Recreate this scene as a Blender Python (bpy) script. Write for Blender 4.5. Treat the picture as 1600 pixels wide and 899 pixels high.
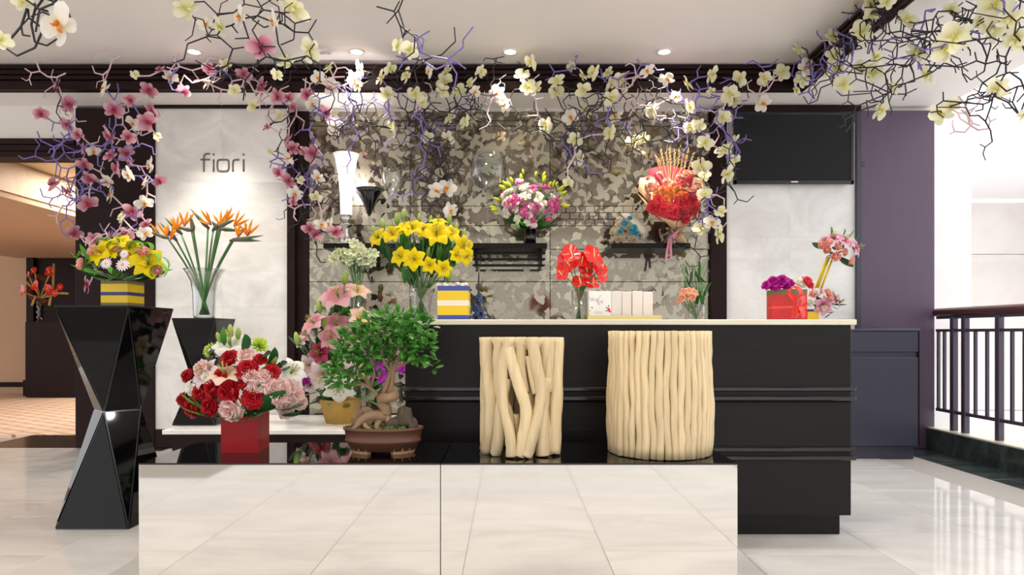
import bpy, bmesh, math, random
from mathutils import Vector, Matrix, Quaternion

# ------------------------------------------------------------------ scene, camera, light
for o in list(bpy.data.objects):
    bpy.data.objects.remove(o)
scene = bpy.context.scene
COL = scene.collection
F, CX, HY, EYE = 1067.0, 795.0, 521.0, 0.985      # focal length in pixels, vanishing point, eye height in metres

cam_d = bpy.data.cameras.new('camera')
cam = bpy.data.objects.new('camera', cam_d)
COL.objects.link(cam)
cam.location = (0, 0, EYE)
cam.rotation_euler = (math.pi / 2, 0, 0)
cam_d.sensor_width = 36.0
cam_d.lens = F / 1600 * 36
cam_d.shift_x = (800 - CX) / 1600
cam_d.shift_y = (HY - 449.5) / 1600
cam_d.clip_start = 0.05
scene.camera = cam

world = bpy.data.worlds.new('world')
scene.world = world
world.use_nodes = True
bg = world.node_tree.nodes['Background']
bg.inputs[0].default_value = (0.985, 0.985, 1.0, 1)
bg.inputs[1].default_value = 0.95

vs = scene.view_settings
vs.view_transform = 'Standard'
vs.look = 'None'
vs.gamma = 1
vs.use_curve_mapping = False
vs.exposure = 0.68

def area_light(name, loc, rot, sx, sy, power, color=(1, 1, 1)):
    d = bpy.data.lights.new(name, 'AREA')
    d.shape = 'RECTANGLE'; d.size = sx; d.size_y = sy; d.energy = power; d.color = color
    o = bpy.data.objects.new(name, d); COL.objects.link(o)
    o.location = loc; o.rotation_euler = rot
    return o
# unseen area light added above the atrium to supply its daylight
area_light('atrium_daylight', (7.0, 6.5, 6.9), (0, 0, 0), 5.5, 9.0, 420, (0.93, 0.95, 1.0))

# ------------------------------------------------------------------ helpers
def P(px, py, Y):
    return Vector(((px - CX) / F * Y, Y, EYE + (HY - py) / F * Y))
def PX(px, Y): return (px - CX) / F * Y
def PZ(py, Y): return EYE + (HY - py) / F * Y
def floor_y(py, z=0.0): return (EYE - z) * F / (py - HY)

WLOC = {}
class MB:
    def __init__(s):
        s.v = []; s.f = []; s.m = []; s.s = []; s.uv = []
    def add(s, vs_, fs, mat=0, smooth=False, uv=None):
        b = len(s.v)
        s.v += [tuple(x) for x in vs_]
        s.uv += (uv if uv else [(0.5, 0.5)] * len(vs_))
        for f in fs:
            s.f.append([i + b for i in f]); s.m.append(mat); s.s.append(smooth)
        return s
    def box(s, x0, x1, y0, y1, z0, z1, mat=0, ch=0.0):
        if ch <= 0:
            vs_ = [(x, y, z) for z in (z0, z1) for y in (y0, y1) for x in (x0, x1)]
            return s.add(vs_, [(0, 2, 3, 1), (4, 5, 7, 6), (0, 1, 5, 4), (2, 6, 7, 3), (0, 4, 6, 2), (1, 3, 7, 5)], mat)
        c = min(ch, (x1 - x0) / 2.1, (y1 - y0) / 2.1, (z1 - z0) / 2.1)
        bm = bmesh.new()
        vv = [bm.verts.new((x, y, z)) for z in (z0, z1) for y in (y0, y1) for x in (x0, x1)]
        for q in [(0, 2, 3, 1), (4, 5, 7, 6), (0, 1, 5, 4), (2, 6, 7, 3), (0, 4, 6, 2), (1, 3, 7, 5)]:
            bm.faces.new([vv[i] for i in q])
        bmesh.ops.bevel(bm, geom=bm.edges[:], offset=c, segments=1, profile=0.5, affect='EDGES')
        bm.verts.index_update()
        s.add([v.co[:] for v in bm.verts], [[v.index for v in f.verts] for f in bm.faces], mat)
        bm.free()
        return s
    def tube(s, pts, r, n=6, mat=0, cap=True, smooth=True):
        pts = [Vector(p) for p in pts]
        if not isinstance(r, (list, tuple)): r = [r] * len(pts)
        prev = None; rings = []
        vs_ = []; uv = []
        for i, p in enumerate(pts):
            t = (pts[min(i + 1, len(pts) - 1)] - pts[max(i - 1, 0)])
            if t.length < 1e-9: t = Vector((0, 0, 1))
            t.normalize()
            if prev is None:
                a = Vector((0, 1, 0)) if abs(t.y) < 0.9 else Vector((1, 0, 0))
                u = t.cross(a).normalized()
            else:
                u = (prev - t * prev.dot(t))
                u = u.normalized() if u.length > 1e-6 else t.orthogonal().normalized()
            prev = u; w = t.cross(u)
            for k in range(n):
                an = 2 * math.pi * k / n
                vs_.append(p + (u * math.cos(an) + w * math.sin(an)) * r[i])
                uv.append((k / n, i / max(1, len(pts) - 1)))
        fs = []
        for i in range(len(pts) - 1):
            for k in range(n):
                a = i * n + k; b = i * n + (k + 1) % n
                fs.append((a, b, b + n, a + n))
        s.add(vs_, fs, mat, smooth, uv)
        if cap:
            b0 = len(s.v) - len(vs_)
            s.f.append([b0 + k for k in range(n)][::-1]); s.m.append(mat); s.s.append(False)
            e = b0 + (len(pts) - 1) * n
            s.f.append([e + k for k in range(n)]); s.m.append(mat); s.s.append(False)
        return s
    def lathe(s, prof, n=24, c=(0, 0, 0), mat=0, sx=1.0, sy=1.0, smooth=True, closed=False, rot=0.0):
        vs_ = []; uv = []
        for i, (r, z) in enumerate(prof):
            for k in range(n):
                a = 2 * math.pi * k / n + rot
                vs_.append((c[0] + r * math.cos(a) * sx, c[1] + r * math.sin(a) * sy, c[2] + z))
                uv.append((k / n, i / max(1, len(prof) - 1)))
        fs = []
        for i in range(len(prof) - 1):
            for k in range(n):
                a = i * n + k; b = i * n + (k + 1) % n
                fs.append((a, b, b + n, a + n))
        b0 = len(s.v)
        s.add(vs_, fs, mat, smooth, uv)
        if closed:
            s.f.append([b0 + k for k in range(n)][::-1]); s.m.append(mat); s.s.append(False)
            e = b0 + (len(prof) - 1) * n
            s.f.append([e + k for k in range(n)]); s.m.append(mat); s.s.append(False)
        return s
    def poly(s, pts, mat=0):
        return s.add(pts, [tuple(range(len(pts)))], mat)
    def blob(s, c, r, n=8, mat=0, jit=0.0, rng=None):
        # squashed sphere; r may be a triple
        if not isinstance(r, (tuple, list)): r = (r, r, r)
        vs_ = []; uv = []
        m = max(4, n // 2)
        for i in range(m + 1):
            th = math.pi * i / m
            for k in range(n):
                a = 2 * math.pi * k / n
                j = 1 + (rng.uniform(-jit, jit) if rng else 0)
                vs_.append((c[0] + r[0] * math.sin(th) * math.cos(a) * j, c[1] + r[1] * math.sin(th) * math.sin(a) * j, c[2] - r[2] * math.cos(th) * j))
                uv.append((k / n, i / m))
        fs = []
        for i in range(m):
            for k in range(n):
                a = i * n + k; b = i * n + (k + 1) % n
                fs.append((a, b, b + n, a + n))
        return s.add(vs_, fs, mat, True, uv)
    def strip(s, pts, widths, side, mat=0, cup=0.0, smooth=True):
        # a blade: centre line pts, half widths, sideways vector(s)
        vs_ = []; uv = []; n = len(pts)
        for i, p in enumerate(pts):
            p = Vector(p); sd = Vector(side[i] if isinstance(side, list) else side)
            t = Vector(pts[min(i + 1, n - 1)]) - Vector(pts[max(i - 1, 0)])
            nn = sd.cross(t)
            nn = nn.normalized() if nn.length > 1e-9 else Vector((0, 0, 1))
            for j in (-1, 0, 1):
                vs_.append(p + sd * (j * widths[i]) + nn * (cup * abs(j) * widths[i]))
                uv.append(((j + 1) / 2, i / max(1, n - 1)))
        fs = []
        for i in range(n - 1):
            for j in range(2):
                a = i * 3 + j
                fs.append((a, a + 1, a + 4, a + 3))
        return s.add(vs_, fs, mat, smooth, uv)
    def mesh(s, name, mats, off=(0, 0, 0)):
        me = bpy.data.meshes.new(name)
        me.from_pydata([(v[0] - off[0], v[1] - off[1], v[2] - off[2]) for v in s.v], [], s.f)
        for m in (mats if isinstance(mats, (list, tuple)) else [mats]):
            me.materials.append(m)
        me.polygons.foreach_set('material_index', s.m)
        me.polygons.foreach_set('use_smooth', s.s)
        lay = me.uv_layers.new(name='UVMap')
        li = [0] * len(me.loops)
        me.loops.foreach_get('vertex_index', li)
        flat = []
        for i in li: flat += s.uv[i]
        lay.data.foreach_set('uv', flat)
        me.update()
        return me
    def build(s, name, mats, parent=None, label=None, cat=None, group=None, kind=None, origin=None):
        off = WLOC[parent.name] if parent is not None else Vector(origin if origin else (0, 0, 0))
        if parent is not None and origin is not None:
            me = s.mesh(name, mats, origin)
        else:
            me = s.mesh(name, mats, off)
        o = bpy.data.objects.new(name, me)
        COL.objects.link(o)
        if parent is not None:
            o.parent = parent
            if origin is not None: o.location = Vector(origin) - off
            WLOC[o.name] = Vector(origin) if origin is not None else off
        else:
            o.location = off
            WLOC[o.name] = Vector(off)
        tag(o, label, cat, group, kind)
        return o

def tag(o, label=None, cat=None, group=None, kind=None):
    if label: o['label'] = label
    if cat: o['category'] = cat
    if group: o['group'] = group
    if kind: o['kind'] = kind
    return o
def thing(name, label, cat, loc, group=None, kind=None):
    o = bpy.data.objects.new(name, None)
    COL.objects.link(o)
    o.empty_display_size = 0.05
    o.location = loc
    WLOC[o.name] = Vector(loc)
    return tag(o, label, cat, group, kind)
def inst(name, me, parent, pos, d=(0, -1, 0), roll=0.0, sc=1.0, label=None, sub=()):
    """a part that shares its mesh: local +Z points along d; sub = [(name, mesh)] ride on it"""
    o = bpy.data.objects.new(name, me)
    COL.objects.link(o)
    o.parent = parent
    o.location = Vector(pos) - WLOC[parent.name]
    q = Vector(d).normalized().to_track_quat('Z', 'Y') @ Quaternion((0, 0, 1), roll)
    o.rotation_mode = 'QUATERNION'; o.rotation_quaternion = q
    o.scale = sc if isinstance(sc, (tuple, list)) else (sc, sc, sc)
    if label: o['label'] = label
    for nm, m2 in sub:
        c = bpy.data.objects.new(nm, m2); COL.objects.link(c); c.parent = o
    return o
def smoothpath(pts, n=4):
    pts = [Vector(p) for p in pts]; out = []
    for i in range(len(pts) - 1):
        p0 = pts[max(i - 1, 0)]; p1 = pts[i]; p2 = pts[i + 1]; p3 = pts[min(i + 2, len(pts) - 1)]
        for k in range(n):
            t = k / n
            out.append(0.5 * ((2 * p1) + (p2 - p0) * t + (2 * p0 - 5 * p1 + 4 * p2 - p3) * t * t + (3 * p1 - p0 - 3 * p2 + p3) * t ** 3))
    out.append(pts[-1])
    return out

# ------------------------------------------------------------------ materials
def srgb(r, g, b):
    f = lambda c: ((c / 255) / 12.92 if c / 255 <= 0.04045 else ((c / 255 + 0.055) / 1.055) ** 2.4)
    return (f(r), f(g), f(b), 1)
MATS = {}
def newmat(name):
    m = bpy.data.materials.new(name); m.use_nodes = True
    MATS[name] = m
    return m, m.node_tree.nodes, m.node_tree.links, m.node_tree.nodes['Principled BSDF']
def plain(name, rgb, rough=0.5, metal=0.0, spec=0.5, vary=0.0, noise=0.0, nscale=20.0, coat=0.0, emit=None, estr=0.0, bump=0.0):
    m, N, L, b = newmat(name)
    c = srgb(*rgb)
    b.inputs['Base Color'].default_value = c
    b.inputs['Roughness'].default_value = rough
    b.inputs['Metallic'].default_value = metal
    b.inputs['Specular IOR Level'].default_value = spec
    b.inputs['Coat Weight'].default_value = coat
    if emit:
        b.inputs['Emission Color'].default_value = srgb(*emit); b.inputs['Emission Strength'].default_value = estr
    src = None
    if noise > 0:
        tc = N.new('ShaderNodeTexCoord'); nz = N.new('ShaderNodeTexNoise')
        nz.inputs['Scale'].default_value = nscale; nz.inputs['Detail'].default_value = 5
        L.new(tc.outputs['Object'], nz.inputs['Vector'])
        mx = N.new('ShaderNodeMix'); mx.data_type = 'RGBA'
        mx.inputs[6].default_value = tuple(x * (1 - noise) for x in c[:3]) + (1,)
        mx.inputs[7].default_value = tuple(min(1, x * (1 + noise)) for x in c[:3]) + (1,)
        L.new(nz.outputs[0], mx.inputs[0]); src = mx.outputs[2]
        if bump > 0:
            bp = N.new('ShaderNodeBump'); bp.inputs['Strength'].default_value = bump; bp.inputs['Distance'].default_value = 0.01
            L.new(nz.outputs[0], bp.inputs['Height']); L.new(bp.outputs[0], b.inputs['Normal'])
    if vary > 0:
        oi = N.new('ShaderNodeObjectInfo'); mr = N.new('ShaderNodeMapRange')
        mr.inputs[3].default_value = 1 - vary; mr.inputs[4].default_value = 1 + vary
        L.new(oi.outputs['Random'], mr.inputs[0])
        hs = N.new('ShaderNodeHueSaturation')
        L.new(mr.outputs[0], hs.inputs['Value'])
        if src: L.new(src, hs.inputs['Color'])
        else: hs.inputs['Color'].default_value = c
        src = hs.outputs[0]
    if src: L.new(src, b.inputs['Base Color'])
    return m
def petal_mat(name, base, mid, tip, rough=0.5, trans=0.25, vary=0.12, spots=None):
    """petal whose colour runs from the throat to the tip"""
    m, N, L, b = newmat(name)
    uv = N.new('ShaderNodeUVMap'); sp = N.new('ShaderNodeSeparateXYZ')
    L.new(uv.outputs[0], sp.inputs[0])
    cr = N.new('ShaderNodeValToRGB')
    cr.color_ramp.elements[0].color = srgb(*base); cr.color_ramp.elements[1].color = srgb(*tip)
    e = cr.color_ramp.elements.new(0.45); e.color = srgb(*mid)
    L.new(sp.outputs[1], cr.inputs[0])
    oi = N.new('ShaderNodeObjectInfo'); mr = N.new('ShaderNodeMapRange')
    mr.inputs[3].default_value = 1 - vary; mr.inputs[4].default_value = 1 + vary
    L.new(oi.outputs['Random'], mr.inputs[0])
    hs = N.new('ShaderNodeHueSaturation')
    L.new(mr.outputs[0], hs.inputs['Value']); L.new(cr.outputs[0], hs.inputs['Color'])
    L.new(hs.outputs[0], b.inputs['Base Color'])
    b.inputs['Roughness'].default_value = rough
    b.inputs['Specular IOR Level'].default_value = 0.3
    if trans > 0:
        tr = N.new('ShaderNodeBsdfTranslucent'); L.new(hs.outputs[0], tr.inputs[0])
        ms = N.new('ShaderNodeMixShader'); ms.inputs[0].default_value = trans
        L.new(b.outputs[0], ms.inputs[1]); L.new(tr.outputs[0], ms.inputs[2])
        L.new(ms.outputs[0], N['Material Output'].inputs[0])
    return m
def marble(name, base, vein, rough=0.1, scale=1.6, amt=0.5, vary=0.03, coat=0.0, rot=0.6, spec=0.5):
    m, N, L, b = newmat(name)
    geo = N.new('ShaderNodeNewGeometry'); mp = N.new('ShaderNodeMapping')
    mp.inputs['Rotation'].default_value = (0.3, 0.2, rot); mp.inputs['Scale'].default_value = (1, 2.2, 1.4)
    oi = N.new('ShaderNodeObjectInfo'); ad = N.new('ShaderNodeVectorMath'); ad.operation = 'MULTIPLY_ADD'
    cb = N.new('ShaderNodeCombineXYZ')
    for k in range(3): L.new(oi.outputs['Random'], cb.inputs[k])
    L.new(cb.outputs[0], ad.inputs[0]); ad.inputs[1].default_value = (3, 5, 7); L.new(geo.outputs['Position'], ad.inputs[2])
    L.new(ad.outputs[0], mp.inputs['Vector'])
    n1 = N.new('ShaderNodeTexNoise'); n1.inputs['Scale'].default_value = scale; n1.inputs['Detail'].default_value = 7
    n1.inputs['Roughness'].default_value = 0.6; n1.inputs['Distortion'].default_value = 1.2
    L.new(mp.outputs[0], n1.inputs['Vector'])
    cr = N.new('ShaderNodeValToRGB')
    cr.color_ramp.elements[0].position = 0.34; cr.color_ramp.elements[0].color = (amt, amt, amt, 1)
    cr.color_ramp.elements[1].position = 0.62; cr.color_ramp.elements[1].color = (0, 0, 0, 1)
    L.new(n1.outputs[0], cr.inputs[0])
    mx = N.new('ShaderNodeMix'); mx.data_type = 'RGBA'
    mx.inputs[6].default_value = srgb(*base); mx.inputs[7].default_value = srgb(*vein)
    L.new(cr.outputs[0], mx.inputs[0])
    mr = N.new('ShaderNodeMapRange'); mr.inputs[3].default_value = 1 - vary; mr.inputs[4].default_value = 1 + vary
    L.new(oi.outputs['Random'], mr.inputs[0])
    hs = N.new('ShaderNodeHueSaturation'); L.new(mr.outputs[0], hs.inputs['Value']); L.new(mx.outputs[2], hs.inputs['Color'])
    L.new(hs.outputs[0], b.inputs['Base Color'])
    b.inputs['Roughness'].default_value = rough
    b.inputs['Coat Weight'].default_value = coat
    b.inputs['Specular IOR Level'].default_value = spec
    return m
def glass(name, tint=(0.94, 0.955, 0.955), refl=0.95):
    m, N, L, b = newmat(name)
    N.remove(b)
    tr = N.new('ShaderNodeBsdfTransparent'); tr.inputs[0].default_value = tint + (1,)
    gl = N.new('ShaderNodeBsdfGlossy'); gl.inputs['Roughness'].default_value = 0.03
    lw = N.new('ShaderNodeLayerWeight'); lw.inputs[0].default_value = 0.35
    mu = N.new('ShaderNodeMath'); mu.operation = 'MULTIPLY'; mu.inputs[1].default_value = refl
    L.new(lw.outputs['Facing'], mu.inputs[0])
    ms = N.new('ShaderNodeMixShader')
    L.new(mu.outputs[0], ms.inputs[0]); L.new(tr.outputs[0], ms.inputs[1]); L.new(gl.outputs[0], ms.inputs[2])
    L.new(ms.outputs[0], N['Material Output'].inputs[0])
    return m
def wood(name, rgb, rough=0.3, scale=(2, 30, 60), amt=0.35, coat=0.0, bump=0.05, spec=0.5, vary=0.0):
    m, N, L, b = newmat(name)
    tc = N.new('ShaderNodeTexCoord'); mp = N.new('ShaderNodeMapping'); mp.inputs['Scale'].default_value = scale
    L.new(tc.outputs['Object'], mp.inputs['Vector'])
    nz = N.new('ShaderNodeTexNoise'); nz.inputs['Scale'].default_value = 1.5; nz.inputs['Detail'].default_value = 6
    L.new(mp.outputs[0], nz.inputs['Vector'])
    c = srgb(*rgb)
    mx = N.new('ShaderNodeMix'); mx.data_type = 'RGBA'
    mx.inputs[6].default_value = tuple(x * (1 - amt) for x in c[:3]) + (1,)
    mx.inputs[7].default_value = tuple(min(1, x * (1 + amt)) for x in c[:3]) + (1,)
    L.new(nz.outputs[0], mx.inputs[0]); L.new(mx.outputs[2], b.inputs['Base Color'])
    if vary > 0:
        oi = N.new('ShaderNodeObjectInfo'); mr = N.new('ShaderNodeMapRange'); mr.inputs[3].default_value = 1 - vary; mr.inputs[4].default_value = 1 + vary
        hs = N.new('ShaderNodeHueSaturation'); L.new(oi.outputs['Random'], mr.inputs[0]); L.new(mr.outputs[0], hs.inputs['Value'])
        L.new(mx.outputs[2], hs.inputs['Color']); L.new(hs.outputs[0], b.inputs['Base Color'])
    bp = N.new('ShaderNodeBump'); bp.inputs['Strength'].default_value = bump; bp.inputs['Distance'].default_value = 0.003
    L.new(nz.outputs[0], bp.inputs['Height']); L.new(bp.outputs[0], b.inputs['Normal'])
    b.inputs['Roughness'].default_value = rough; b.inputs['Coat Weight'].default_value = coat
    b.inputs['Specular IOR Level'].default_value = spec
    return m
def antique_mirror(name):
    m, N, L, b = newmat(name)
    geo = N.new('ShaderNodeNewGeometry')
    n0 = N.new('ShaderNodeTexNoise'); n0.inputs['Scale'].default_value = 9; n0.inputs['Detail'].default_value = 3
    L.new(geo.outputs['Position'], n0.inputs['Vector'])
    mxv = N.new('ShaderNodeMix'); mxv.data_type = 'RGBA'; mxv.blend_type = 'LINEAR_LIGHT'; mxv.inputs[0].default_value = 0.06
    L.new(geo.outputs['Position'], mxv.inputs[6]); L.new(n0.outputs[1], mxv.inputs[7])
    vo = N.new('ShaderNodeTexVoronoi'); vo.inputs['Scale'].default_value = 20; vo.inputs['Randomness'].default_value = 1
    L.new(mxv.outputs[2], vo.inputs['Vector'])
    sx = N.new('ShaderNodeSeparateColor'); L.new(vo.outputs['Color'], sx.inputs[0])
    n2 = N.new('ShaderNodeTexNoise'); n2.inputs['Scale'].default_value = 2.2; n2.inputs['Detail'].default_value = 2
    L.new(geo.outputs['Position'], n2.inputs['Vector'])
    ad = N.new('ShaderNodeMath'); ad.operation = 'ADD'; L.new(sx.outputs[0], ad.inputs[0]); L.new(n2.outputs[0], ad.inputs[1])
    th = N.new('ShaderNodeMath'); th.operation = 'GREATER_THAN'; th.inputs[1].default_value = 1.13
    L.new(ad.outputs[0], th.inputs[0])
    n3 = N.new('ShaderNodeTexNoise'); n3.inputs['Scale'].default_value = 40; n3.inputs['Detail'].default_value = 4
    L.new(geo.outputs['Position'], n3.inputs['Vector'])
    mc = N.new('ShaderNodeMix'); mc.data_type = 'RGBA'
    mc.inputs[6].default_value = srgb(106, 98, 87); mc.inputs[7].default_value = srgb(154, 145, 128)
    L.new(n3.outputs[0], mc.inputs[0])
    md = N.new('ShaderNodeMix'); md.data_type = 'RGBA'
    L.new(th.outputs[0], md.inputs[0]); L.new(mc.outputs[2], md.inputs[6]); md.inputs[7].default_value = srgb(186, 180, 160)
    L.new(md.outputs[2], b.inputs['Base Color'])
    mm = N.new('ShaderNodeMapRange'); L.new(th.outputs[0], mm.inputs[0]); mm.inputs[3].default_value = 0.92; mm.inputs[4].default_value = 0.55
    L.new(mm.outputs[0], b.inputs['Metallic'])
    mr = N.new('ShaderNodeMapRange'); L.new(th.outputs[0], mr.inputs[0]); mr.inputs[3].default_value = 0.07; mr.inputs[4].default_value = 0.3
    L.new(mr.outputs[0], b.inputs['Roughness'])
    return m

M_white = plain('white_paint', (232, 226, 219), 0.6)
M_ceil = plain('ceiling_paint', (246, 241, 236), 0.6, noise=0.02, nscale=1.5)
M_dark = wood('dark_espresso_wood', (38, 23, 22), 0.4, (3, 3, 40), 0.3, spec=0.12)
M_black_wood = wood('black_stained_oak', (24, 20, 19), 0.38, (1.5, 20, 55), 0.45, bump=0.15, spec=0.22)
M_purple = wood('plum_stained_veneer', (88, 70, 90), 0.4, (30, 30, 1.5), 0.12)
M_slate = plain('slate_blue_lacquer', (58, 57, 72), 0.3, noise=0.06, nscale=5)
M_marble_floor = marble('floor_marble', (226, 224, 221), (190, 186, 180), 0.07, 1.3, 0.5, 0.03)
M_marble_wall = marble('wall_marble', (246, 245, 242), (196, 192, 186), 0.22, 1.7, 0.5, 0.01, rot=1.3)
M_marble_top = marble('countertop_marble', (232, 226, 205), (214, 205, 178), 0.2, 3, 0.4)
M_marble_green = marble('dark_green_marble', (44, 52, 52), (92, 104, 100), 0.15, 2.5, 0.6)
M_marble_brown = marble('brown_border_marble', (62, 50, 42), (96, 78, 62), 0.15, 3, 0.5)
M_grout = plain('joint_filler', (176, 170, 162), 0.5)
M_mirror = plain('polished_mirror', (226, 221, 214), 0.045, metal=1.0)
M_amirror = antique_mirror('antique_mirror')
M_blackglass = plain('black_glass', (7, 7, 8), 0.04, spec=0.27)
M_topglass = plain('black_glass_top', (6, 6, 7), 0.03, spec=0.75)
M_bead = wood('black_moulding_gloss', (24, 20, 19), 0.16, (1.5, 20, 55), 0.3, bump=0.05, spec=0.6)
M_edge = plain('bevelled_glass_edge', (70, 72, 74), 0.15, metal=0.4)
M_glass = glass('clear_glass')
M_screen = plain('tv_screen', (40, 40, 41), 0.42, spec=0.1)
M_bezel = plain('tv_bezel', (32, 33, 40), 0.25)
M_silver = plain('silvered_glass', (205, 200, 195), 0.12, metal=1.0)
M_steel = plain('brushed_letter_metal', (118, 116, 114), 0.4, metal=0.7)
M_leaf = petal_mat('leaf_green', (52, 104, 38), (70, 140, 48), (96, 170, 60), 0.35, 0.2, 0.25)
M_leafdark = petal_mat('leaf_dark_green', (30, 66, 34), (42, 88, 44), (60, 106, 56), 0.3, 0.12, 0.2)
M_stem = plain('stem_green', (78, 124, 66), 0.5, vary=0.2)
M_bud = petal_mat('bud_green', (120, 160, 70), (160, 190, 90), (200, 205, 120), 0.4, 0.15)
M_earth = plain('potting_soil', (58, 44, 32), 0.9, noise=0.5, nscale=60, bump=0.5)

# ------------------------------------------------------------------ the setting
WY = 5.84                     # plane of the shop's back wall
ZC, ZS = 3.15, 2.93           # tray ceiling and soffit heights
MY, MX = 5.50, 2.35           # where the ceiling moulding runs

# floor of marble tiles (one object per tile), grouted base below
fb = MB().box(-9, 3.60, -5, 6.45, -0.12, -0.004)
floor = fb.build('floor', M_grout, label='polished white marble tile floor of the shop', cat='floor', kind='structure')
TS = 0.62
tile_me = MB().box(-TS / 2 + .0012, TS / 2 - .0012, -TS / 2 + .0012, TS / 2 - .0012, -0.012, 0.0, 0, 0.0012).mesh('tile', M_marble_floor)
n = 0
cols = []
for i in range(-10, 6):
    x = i * TS + 0.12
    if x + TS / 2 > 3.27: continue
    for j in range(-1, 11):
        y = 0.25 + j * TS + (TS / 2 if i % 2 else 0)
        if y > 6.25 or y < -0.3: continue
        if abs(x) > 1.2 * (y + 1.2) + 0.6: continue
        o = bpy.data.objects.new('tile', tile_me); COL.objects.link(o); o.parent = floor
        o.location = (x, y, 0); n += 1
# plain continuation of the floor behind the camera and at the margins (joined strips)
rest = MB()
rest.box(-9, 3.60, -5, -0.37, -0.02, -0.002)
rest.build('tile', [M_marble_floor], floor, kind='stuff')
# dark stone border beside the railing, and its tiles
for k in range(12):
    y0 = 0.2 + k * 0.55
    MB().box(3.25, 3.555, y0 + .001, y0 + .549, -0.012, 0.001, 0, .0012).build('border_tile', M_marble_green, floor)
MB().box(-4.6, -2.55, 5.86, 6.6, -0.012, 0.0005).build('border_tile', M_marble_brown, floor)
MB().poly([(-4.05, 6.45, .0015), (-3.3, 5.70, .0015), (-2.9, 5.70, .0015), (-2.9, 6.45, .0015)]).build('border_tile', M_marble_brown, floor)

# ceiling: tray, soffit round it
c = MB()
c.box(-9, MX, -4, MY, ZC, ZC + 0.1)
ceiling = c.build('ceiling', M_ceil, label='smooth off-white tray ceiling above the shop', cat='ceiling', kind='structure')
MB().box(-9, 3.72, MY + .02, 6.3, ZS, ZS + 0.32).build('soffit', M_ceil, ceiling)
MB().box(MX + .02, 3.72, -4, MY + .02, ZS, ZS + 0.32).build('soffit', M_ceil, ceiling)

# ribbed dark moulding, back run and right run
t1 = thing('trim_1', 'dark brown ribbed moulding along the back of the tray ceiling', 'moulding', (-3, MY, ZS), kind='structure')
t2 = thing('trim_2', 'dark brown ribbed ceiling moulding running towards the viewer at the right', 'moulding', (MX, 2, ZS), kind='structure')
MB().box(-9, MX + .02, MY, MY + .02, ZS, ZC).build('backing_board', M_dark, t1)
MB().box(MX, MX + .02, -3, MY, ZS, ZC).build('backing_board', M_dark, t2)
for k in range(5):
    z0 = ZS + 0.004 + k * 0.0435; h = 0.05 if k == 0 else 0.03
    MB().box(-9, MX, MY - 0.03 + (0.0 if k else -0.012), MY, z0, z0 + h, 0, .004).build('slat', M_dark, t1)
    MB().box(MX - 0.03 - (0 if k else .012), MX, -3, MY, z0, z0 + h, 0, .004).build('slat', M_dark, t2)

# back wall: body, dark pilasters, marble cladding, antique mirror panels
wb = MB()
wb.box(PX(120, WY), 3.62, WY + 0.06, WY + 0.2, 0, ZS)
wall = wb.build('wall_back', M_white, label='back wall of the shop, marble panels either side of an antique mirror niche', cat='wall', kind='structure')
def wslab(name, x0, x1, y0, y1, mat, front=WY, back=WY + 0.06, ch=0.002, parent=None):
    return MB().box(PX(x0, WY), PX(x1, WY), front, back, PZ(y1, WY), PZ(y0, WY), 0, ch).build(name, mat, parent or wall)
wslab('pilaster', 120, 243, 170, 699.5, M_dark, WY - 0.02)
wslab('frame_top', 243, 462, 157, 170, M_dark, WY - 0.03)
wslab('frame_side', 450, 462, 170, 699, M_dark, WY - 0.03)
wslab('frame_side', 462, 481, 172, 699, M_dark, WY + 0.03)  # dark strip standing in for the jamb's reflection in the mirror
wslab('frame_side', 1111, 1134, 172, 699, M_dark, WY - 0.03)
wslab('frame_top', 1134, 1343, 163, 176, M_dark, WY - 0.03)
wslab('frame_side', 1336, 1343, 176, 699, M_slate, WY - 0.03)
wslab('hinge', 1343, 1349, 255, 261, M_slate, WY - 0.03)
wslab('skirting', 243, 450, 671, 699.5, M_dark, WY - 0.012)
wslab('skirting', 1134, 1336, 671, 699.5, M_dark, WY - 0.012)
# marble cladding tiles
def clad(xs, ys):
    for a in range(len(xs) - 1):
        for b in range(len(ys) - 1):
            wslab('marble_panel', xs[a] + .04, xs[a + 1] - .04, ys[b] + .04, ys[b + 1] - .04, M_marble_wall, WY, WY + .06, .0005)
clad([243, 347, 450], [170, 285, 378, 480, 576, 671])
clad([1134, 1235, 1336], [176, 272, 371, 468, 570, 671])
# mirror panels of the niche
def mpanel(x0, x1, y0, y1, name='mirror_panel'):
    return wslab(name, x0 + .3, x1 - .3, y0 + .3, y1 - .3, M_amirror, WY + 0.035, WY + 0.06, .003)
for (a, b) in ((481, 640), (640, 860), (860, 1111)):
    mpanel(a, b, 172, 195)
    mpanel(a, b, 195, 321)
    mpanel(a, b, 352, 389)
    mpanel(a, b, 389, 440)
    mpanel(a, b, 440, 500); mpanel(a, b, 500, 699)
mpanel(481, 640, 321, 352); mpanel(640, 855, 321, 352)
for r in range(3):
    x = 855 + (6 if r % 2 else 0)
    while x < 1108:
        mpanel(x, min(x + 15, 1111), 321 + r * 10.33, 321 + (r + 1) * 10.33, 'mosaic_tile'); x += 15

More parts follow.
